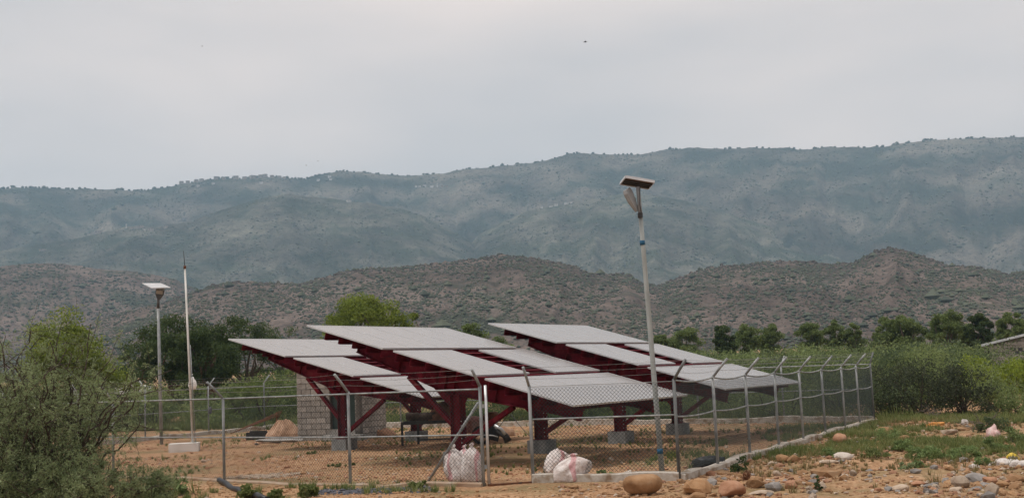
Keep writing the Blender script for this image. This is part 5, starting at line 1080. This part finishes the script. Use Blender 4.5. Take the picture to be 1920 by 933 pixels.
# feathery foreground shrub (prosopis): arching stems, side twigs, sprays of tiny leaflets
def feathery(base, h, rx, nst, seed, label, leaf=0.035, nleaf=46, mat='leaf_grey', low=False):
    rng = np.random.default_rng(seed); base = np.asarray(base, float); t = thing('feathery_shrub', label, 'shrub', base, 'feathery shrubs in the left foreground'); st = MB(); LC = []; LD = []
    for q in range(nst):
        th = rng.uniform(0, 6.28); k = rng.uniform(0.1, 1.0); H_ = h * rng.uniform(0.55, 1.0) * (1 - 0.35 * k); end = base + [math.cos(th) * rx * k, math.sin(th) * rx * k * 0.8, H_]
        s0 = base + rng.normal(size=3) * [0.25, 0.25, 0]; mid = (s0 + end) / 2 + [0, 0, H_ * 0.22]; tt = np.linspace(0, 1, 12)[:, None]
        stem = s0 * (1 - tt) ** 2 + 2 * mid * tt * (1 - tt) + end * tt ** 2 + rng.normal(size=(12, 3)) * 0.02 * h * tt
        st.tube(stem, np.linspace(0.018, 0.004, 12) * (0.7 + 0.25 * h), 5, False)
        for z_ in range(rng.integers(9, 15)):
            i = rng.integers(2, 12); o_ = stem[i]; dv = rng.normal(size=3) + [0, 0, 0.35]; dv /= np.linalg.norm(dv); ln = h * rng.uniform(0.10, 0.30)
            tw = limb(o_, o_ + dv * ln - [0, 0, 0.12 * ln], rng, 6, 0.1); st.tube(tw, np.linspace(0.006, 0.002, 6), 3, False)
            for y_ in range(rng.integers(5, 9)):
                j = rng.uniform(0.25, 1); o2 = tw[min(5, int(j * 5))] + rng.normal(size=3) * 0.02; d2 = rng.normal(size=3) + dv * 0.7 + [0, 0, 0.1]; d2 /= np.linalg.norm(d2); l2 = rng.uniform(0.08, 0.22)
                m = nleaf // 2; a_ = rng.uniform(0, 1, m)[:, None]; sidev = np.cross(d2, rng.normal(size=3)); sidev /= np.linalg.norm(sidev); sg = rng.choice([-1, 1], m)[:, None]
                LC.append(o2 + d2 * l2 * a_ + sidev * sg * leaf * 0.5 - np.array([0, 0, 0.25]) * l2 * a_ ** 2); LD.append(sidev * sg + d2 * 0.5 + rng.normal(size=(m, 3)) * 0.35)
    st.build('stem', M['twig'], t); c = np.concatenate(LC); d = np.concatenate(LD); d /= np.linalg.norm(d, axis=1)[:, None]
    e_ = np.cross(d, rng.normal(size=d.shape)); e_ /= np.linalg.norm(e_, axis=1)[:, None] + 1e-9; s = (leaf * rng.uniform(0.6, 1.4, len(c)))[:, None]
    v = np.stack([c - d * s * 0.5, c + e_ * s * 0.17, c + d * s * 0.5], 1); lf = MB(); lf.add(v.reshape(-1, 3), np.arange(len(c))[:, None] * 3 + np.array([[0, 1, 2]])); lf.build('foliage', M[mat], t)
    return t
feathery((-8.1, 19.6, -0.05), 3.55, 2.35, 68, 5, 'tall feathery grey-green shrub filling the left foreground', 0.055, 30)
feathery((-9.5, 20.6, 0.0), 3.4, 2.0, 44, 6, 'feathery shrub at the left picture edge behind the tall one', 0.055, 22)
feathery((-7.1, 18.6, -0.1), 1.3, 1.35, 40, 7, 'low feathery shrub at the bottom left in front of the tall one', 0.045, 40)
feathery((-8.4, 18.4, -0.1), 1.5, 1.5, 40, 8, 'low leafy feathery shrub in the bottom left corner', 0.045, 40)
feathery((-6.2, 19.7, -0.05), 0.75, 0.8, 14, 9, 'small feathery shrub spilling right towards the black pipe', 0.045, 36)

# ------------------------------------------------------------------ scrubland: right and behind
rngS = np.random.default_rng(77)
GB = 'scrub bushes behind the right fence'
for px, yt, Yb, w, mat, lab, sd_ in (
 (1715, 655, 40.5, 190, 'leaf_blackish', 'big dark bush just right of the far fence corner', 11),
 (1800, 672, 39.0, 150, 'leaf_blackish', 'dark thorny bush right of the big dark bush', 12),
 (1665, 668, 43.0, 120, 'leaf_blackish', 'dark bush tight behind the far fence corner', 13),
 (1770, 640, 46.0, 200, 'leaf_olive', 'tall olive bush above the big dark bush', 14),
 (1860, 690, 43.0, 120, 'leaf_olive', 'olive bush below the lime green crop', 15),
 (1905, 706, 38.0, 90, 'leaf_olive', 'grey-green bush at the right picture edge', 16)):
    b, h, r = T(px, yt, Yb, w); bush(b, r, h, 0.085, int(5200 * w / 150), mat, lab, seed=sd_, ncl=36, ry=1.4)
for k, (px, yt, Yb, w) in enumerate(((1880, 656, 56, 120), (1820, 660, 57, 90), (1930, 660, 54, 90), (1850, 676, 52, 100))):
    b, h, r = T(px, yt, Yb, w); bush(b, r, h, 0.13, 3200, 'leaf_lime', ('lime green crop stand in front of the zinc-roofed house, middle', 'lime green crop stand at its left end', 'lime green crop stand at the right picture edge', 'lower lime green plants before the crop stand')[k], 'crop_plants', 'plants', seed=30 + k, ncl=26, ry=1.2, up=0.9)
# thicket (one mass): bushes with leaf cards scaled to their distance
mbA, mbB, mbC = MB(), MB(), MB()
for q in range(1150):
    Yb = rngS.uniform(50, 150) if q > 600 else rngS.uniform(44, 80); fx = rngS.uniform(0.06, 0.56); x = fx * Yb
    if q % 5 == 0: fx = rngS.uniform(-0.30, 0.0); x = fx * Yb; Yb = rngS.uniform(66, 120)
    # keep out of the yard and off the named bushes
    c = np.array([[x, Yb]])
    if not outb(c - [0.0, 1.6])[0] and fx < 0.312: continue
    if Yb < 60 and fx > 0.36: continue
    if Yb < 54 and 0.28 < fx <= 0.36: continue
    if 66 < Yb < 82 and fx > 0.40: continue
    z = float(gz(x, Yb)); h = rngS.uniform(2.0, 3.1) * (1.0 if fx > 0.1 else 0.7) * (1.0 if Yb > 84 else 1.0) * (0.85 if Yb < 52 else 1.0); rx = rngS.uniform(1.4, 3.0); n_ = int(600 * 60 / Yb + 200)
    v, f, _ = bush_arrays(rngS, (x, Yb, z), rx, rx, h, 0.13 * (Yb / 55) ** 0.8, n_, 14, 0.4); (mbA if rngS.random() < 0.62 else mbB).add(v, f)
for q in range(240):
    Yb = rngS.uniform(57, 120); fx = rngS.uniform(-0.50, -0.13); x = fx * Yb
    if not outb(np.array([[x, Yb]]))[0] and fx > -0.27: continue
    if Yb < 57.5: continue
    z = float(gz(x, Yb)); h = rngS.uniform(1.0, 2.1); v, f, _ = bush_arrays(rngS, (x, Yb, z), rngS.uniform(1.3, 2.6), rngS.uniform(1.3, 2.6), h, 0.13 * (Yb / 55) ** 0.8, int(600 * 60 / Yb + 250), 14, 0.4); (mbA if rngS.random() < 0.5 else mbC).add(v, f)
mbC.build('scrub_thicket', M['leaf_mid'], None, 'stuff')
mbA.build('scrub_thicket', M['leaf_olive'], None, 'stuff'); mbB.build('scrub_thicket', M['leaf_scrubdark'], None, 'stuff')
# low bushes right behind the back fence
for k in range(15):
    px = (735, 800, 870, 930, 985, 1045, 1100, 1150, 1205, 1270, 1330, 1390, 1450, 1530, 1600)[k]; p = on_line(px, 795, BACK_R, BACK_L); nb = np.array([0.55, 0.84]); p = p + nb * rngS.uniform(1.2, 3.2)
    z = float(gz(*p)); hh = rngS.uniform(0.9, 1.5) if px < 1230 else rngS.uniform(1.4, 2.2)
    where = ('behind the hut corner', 'behind the steel bench', 'behind the nearest column', 'behind the engine pump', 'behind the gate opening', 'behind the second column', 'behind the puffy sack', 'behind the right array column', 'behind the lamp post', 'behind the front corner post', 'behind the second right post', 'behind the third right post', 'below the right array tip', 'below the far arms of the right fence', 'near the far fence corner')[k]
    bush((p[0], p[1], z), rngS.uniform(1.3, 2.0), hh, 0.085, 2600, rngS.choice(['leaf_mid', 'leaf_scrubdark', 'leaf_olive', 'leaf_dark']), 'low bush beyond the back fence, ' + where, seed=60 + k, ncl=20, group='low bushes beyond the back fence')
# distant trees over the scrub
TL = [(1290, 617, 118, 70, 'leaf_mid', 'low green tree just right of the lamp post'), (1362, 606, 112, 52, 'leaf_dark', 'dark round tree behind the right fence arms'), (1405, 612, 116, 60, 'leaf_mid', 'green tree beside the dark round tree'),
 (1447, 608, 125, 55, 'leaf_mid', 'flat-topped tree in the middle of the distant row'), (1523, 608, 125, 60, 'leaf_mid', 'flat green tree left of the tall pointed tree'), (1572, 600, 118, 48, 'leaf_mid', 'tall pointed dark tree in the distant row'), (1608, 608, 118, 46, 'leaf_mid', 'round dark tree right of the tall pointed one'),
 (1668, 600, 108, 64, 'leaf_mid', 'left one of the two broad green trees'), (1706, 590, 106, 76, 'leaf_mid', 'taller one of the two broad green trees'), (1778, 584, 104, 78, 'leaf_mid', 'broad domed tree at the right of the distant row'), (1815, 606, 108, 44, 'leaf_mid', 'small dark bushy tree beside the broad domed tree'),
 (1846, 585, 100, 54, 'leaf_dark', 'dark leaning tree left above the zinc roof'), (1906, 588, 98, 60, 'leaf_mid', 'dark tree at the right picture edge above the roof'), (1240, 628, 120, 60, 'leaf_mid', 'low tree behind the lamp post')]
for k, (px, yt, Yb, w, mat, lab) in enumerate(TL):
    b, h, r = T(px, yt - 2, Yb, w * 0.78); tree(b, h, r, h * 0.34, 0.19, mat, lab, seed=70 + k, ncl=44, per=190, trunk=0.10, low=0.05)

# ------------------------------------------------------------------ house at the right
Yh = 74.0; e0 = atY(1846, 660, Yh); gzr = float(gz(e0[0] + 3, Yh)) - 0.1; zl = atY(1840, 645.5, Yh)[2]; zr = atY(1920, 626, Yh)[2]
hs = thing('block_house', 'low block house with pale zinc roof at the right picture edge', 'house', (e0[0] + 4, Yh, gzr))
hx_ = np.array([0.95, -0.31, 0.0]); hy_ = np.array([0.40, 0.917, 0.0]); O_ = np.array([e0[0], Yh, 0.0])
def hp(a, b_, z): return O_ + hx_ * a + hy_ * b_ + np.array([0, 0, z])
Wd = 6.0; sl = (zr - zl) / 2.6; ap = 3.4; wl = MB()
wl.prism([hp(0, 0, gzr), hp(Wd, 0, gzr), hp(Wd, 0, zl + sl * (2 * ap - Wd) - 0.12), hp(ap, 0, zl + sl * ap - 0.12), hp(0, 0, zl - 0.12)], hy_ * 7); wl.build('wall', M['mortar'], hs)
zc = gzr; k = 0; bh_mesh = {}; Mr = Matrix.Identity(4)
for q in range(3): Mr[q][0], Mr[q][1], Mr[q][2] = hx_[q], hy_[q], (0, 0, 1)[q]
while zc < zl + sl * ap:
    xo = -0.2 if k % 2 else 0.0
    while xo < Wd - 0.05:
        x0_, x1_ = max(xo, 0), min(xo + 0.4, Wd); lim_ = zl - 0.14 + sl * min(x0_, 2 * ap - x1_)
        if x1_ - x0_ > 0.08 and zc + 0.2 < lim_ and x0_ < 3.2 and zc > gzr + 0.7:
            key = round(x1_ - x0_, 1)
            if key not in bh_mesh:
                q_ = MB(); q_.box(((x1_ - x0_) / 2, 0, 0.1), (x1_ - x0_ - 0.018, 0.05, 0.182)); ob = q_.build('block', M['block']); bh_mesh[key] = ob.data; bpy.data.objects.remove(ob)
            o_ = link('block', bh_mesh[key], hs); Mq = Mr.copy(); Mq.translation = Vector(hp(x0_, -0.012, zc) - np.array(hs.location)); o_.matrix_local = Mq
        xo += 0.4
    zc += 0.2; k += 1
rf = MB()
for (a0, z0), (a1, z1) in (((-0.15, zl - 0.15 * sl), (ap, zl + sl * ap)), ((ap, zl + sl * ap), (Wd + 0.3, zl + sl * (2 * ap - Wd - 0.3)))):
    rf.prism([hp(a0, -0.3, z0 - 0.10), hp(a1, -0.3, z1 - 0.10), hp(a1, -0.3, z1 + 0.05), hp(a0, -0.3, z0 + 0.05)], hy_ * 7.6)
rf.build('roof', M['rooftin'], hs)
dp = MB(); dp.tube([hp(0.12, -0.33, zl - 0.1), hp(0.25, -0.08, zl - 0.3), hp(0.25, -0.08, gzr)], 0.045, 8); dp.build('downpipe', M['darksteel'], hs)
wi = MB(); wi.prism([hp(1.75, -0.05, zl - 0.75), hp(2.4, -0.05, zl - 0.75), hp(2.4, -0.05, zl - 0.3), hp(1.75, -0.05, zl - 0.3)], hy_ * 0.06); wi.build('window', M['housedark'], hs)

# ------------------------------------------------------------------ villages on the mountain
rngV = np.random.default_rng(21); nv = 0
def house(px, py, hill, wpx, hpx, white, label, group):
    r = ray(px, py); az_ = math.atan2(r[0], r[1]); tn = r[2] / math.hypot(r[0], r[1])
    rr = np.linspace(hill.r0 + 5, hill.r1 - 3, 260); hz_ = hill.at(np.full(260, az_), rr); el = (hz_ - CAM_Z) / rr; ok = np.where(el >= tn)[0]; R0 = rr[ok[0]] if len(ok) else rr[-1]
    z = float(hill.at(np.array([az_]), np.array([R0]))[0]); k = F_PX / R0; w, hh = 0.85 * wpx / k, 0.85 * hpx / k; c = np.array([R0 * math.sin(az_), R0 * math.cos(az_), z])
    t = thing('house', label, 'house', c, group); Mz = np.array(Matrix.Rotation(-az_ + rngV.uniform(-0.5, 0.5), 3, 'Z')); m_ = MB(); m_.box(c + [0, 0, hh / 2 - 1.0], (w, w * 0.8, hh + 2), Mz); m_.build('wall', M['housewhite'] if white else M['housewall'], t)
    m_ = MB(); m_.box(c + [0, 0, hh + 0.15], (w * 1.04, w * 0.84, 0.35), Mz); m_.build('roof', M['housewall'], t)
    for s_ in (-0.25, 0.25): m_ = MB(); m_.box(c + Mz @ np.array([s_ * w, -w * 0.4, hh * 0.55]), (w * 0.14, 0.3, hh * 0.3), Mz); m_.build('window', M['housedark'], t)
VL = [(far_hill, [(x, 345 - (x - 340) * 0.13, 8, 5, 0) for x in (340, 352, 368, 378)], 'pale house on the left mountain skyline, where the ridge starts to climb', 'pale houses climbing the left skyline'),
 (far_hill, [(405, 337, 9, 6, 0), (420, 336.5, 7, 5, 0), (442, 335, 12, 6, 0), (459, 334.5, 9, 5, 0), (474, 334.5, 12, 6, 0), (488, 333, 7, 6, 0), (497, 332, 9, 6, 0), (510, 333, 8, 5, 0), (524, 334, 7, 4, 0), (533, 335, 6, 4, 0)], 'pale house in the row along the mountain skyline above the left array', 'pale houses along the mountain skyline above the left array'),
 (far_hill, [(x, y, 6, 4, 1) for x, y in ((400, 346), (372, 350), (490, 345), (597, 340), (618, 333), (620, 338))], 'white house scattered just under the left mountain skyline', 'white houses just under the left skyline'),
 (far_hill, [(780, 351, 5, 3.5, 1), (787, 351, 5, 3, 1), (796, 350.5, 7, 4, 1), (810, 351, 7, 4, 1), (820, 350, 3, 7, 1), (829, 351, 6, 3, 0), (838, 351, 6, 3, 0)], 'white house in the row high on the mountain left of the lamp', 'white houses high on the mountain left of the lamp'),
 (spur2_hill, [(1016, 390, 5, 4, 1), (1033, 388, 7, 3, 1), (1043, 386, 7, 4, 1), (1062, 383, 8, 4, 1), (1070, 381, 7, 3, 1), (1075, 377, 5, 3, 0), (1093, 375, 5, 3, 0)], 'pale house in the stepped row left of the lamp head', 'pale stepped houses left of the lamp head'),
 (spur_hill, [(237, 427, 3, 8, 1), (246, 430, 8, 5, 0), (256, 428, 8, 5, 0), (265, 427, 9, 5, 0), (270, 432, 6, 3, 1), (283, 433, 10, 5, 0), (311, 427, 8, 4, 0)], 'pale house in the hillside village above the distant lamp', 'pale hillside village houses above the distant lamp')]
for hill, hs_, lab, grp in VL:
    nth = ('leftmost', 'second from the left', 'third from the left', 'fourth from the left', 'fifth from the left', 'sixth from the left', 'seventh from the left', 'eighth from the left', 'ninth from the left', 'tenth from the left')
    for k, (x, y, w, hh, wh) in enumerate(sorted(hs_)): house(x, y, hill, w, hh, wh, (nth[k] + ' of the ' + grp), grp)
house(184, 438, spur_hill, 12, 5, 0, 'pale lone building on the hillside left of the village', None); house(654, 379, spur_hill, 9, 3.5, 1, 'lone white house on the green hill left of centre', None); house(80, 470, spur_hill, 13, 3, 0, 'long low building on the far left hillside', None)

# ------------------------------------------------------------------ birds
def bird(px, py, Y, span, label, seed):
    c = atY(px, py, Y); t = thing('bird', label, 'bird', c); m_ = MB(); m_.tube([c + np.array([x, 0, z_]) * span for x, z_ in ((-0.42, 0.02), (-0.25, 0.01), (0, 0), (0.2, 0), (0.34, 0.02), (0.42, 0.01))], np.array([0.01, 0.035, 0.08, 0.075, 0.05, 0.012]) * span, 8); m_.build('body', M['birdm'], t)
    for s_ in (-1, 1):
        m_ = MB(); m_.prism([c + np.array(q) * span for q in ((-0.12, s_ * 0.04, 0.03), (0.14, s_ * 0.04, 0.03), (0.16, s_ * 0.35, 0.09), (0.02, s_ * 0.62, 0.04), (-0.06, s_ * 0.34, 0.08))], np.array([0, 0, 0.02 * span])); m_.build('wing', M['birdm'], t)
bird(1097, 79, 190, 0.9, 'soaring dark bird in the upper sky right of centre', 1); bird(574, 310, 320, 0.7, 'tiny bird just above the skyline, lower of two', 2); bird(596, 302, 330, 0.6, 'tiny bird above the skyline, upper right of two', 3); bird(379, 87, 260, 0.6, 'tiny lone bird high in the left sky', 4)

# ------------------------------------------------------------------ haze: one closed box of even air round everything
hm = bpy.data.materials.new('pale blue haze'); hm.use_nodes = True; t = hm.node_tree; t.nodes.remove(t.nodes['Principled BSDF'])
pv = t.nodes.new('ShaderNodeVolumePrincipled'); pv.inputs['Color'].default_value = (0.50, 0.76, 1.0, 1); pv.inputs['Density'].default_value = 0.00017; pv.inputs['Anisotropy'].default_value = 0.15
t.links.new(pv.outputs[0], t.nodes['Material Output'].inputs['Volume'])
lo_, hi_ = np.full(3, 1e9), np.full(3, -1e9)
for o in [o for o in bpy.data.objects if o.get('kind') == 'structure']:
    bb = np.array(o.bound_box); lo_, hi_ = np.minimum(lo_, bb.min(0)), np.maximum(hi_, bb.max(0))
lo_ -= [40, 40, 1]; hi_ += [40, 40, 30]
hx = MB(); hx.box((lo_ + hi_) / 2, hi_ - lo_); ho = hx.build('haze', hm, None, 'stuff')
for o in bpy.data.objects:
    if '_o' in o: del o['_o']
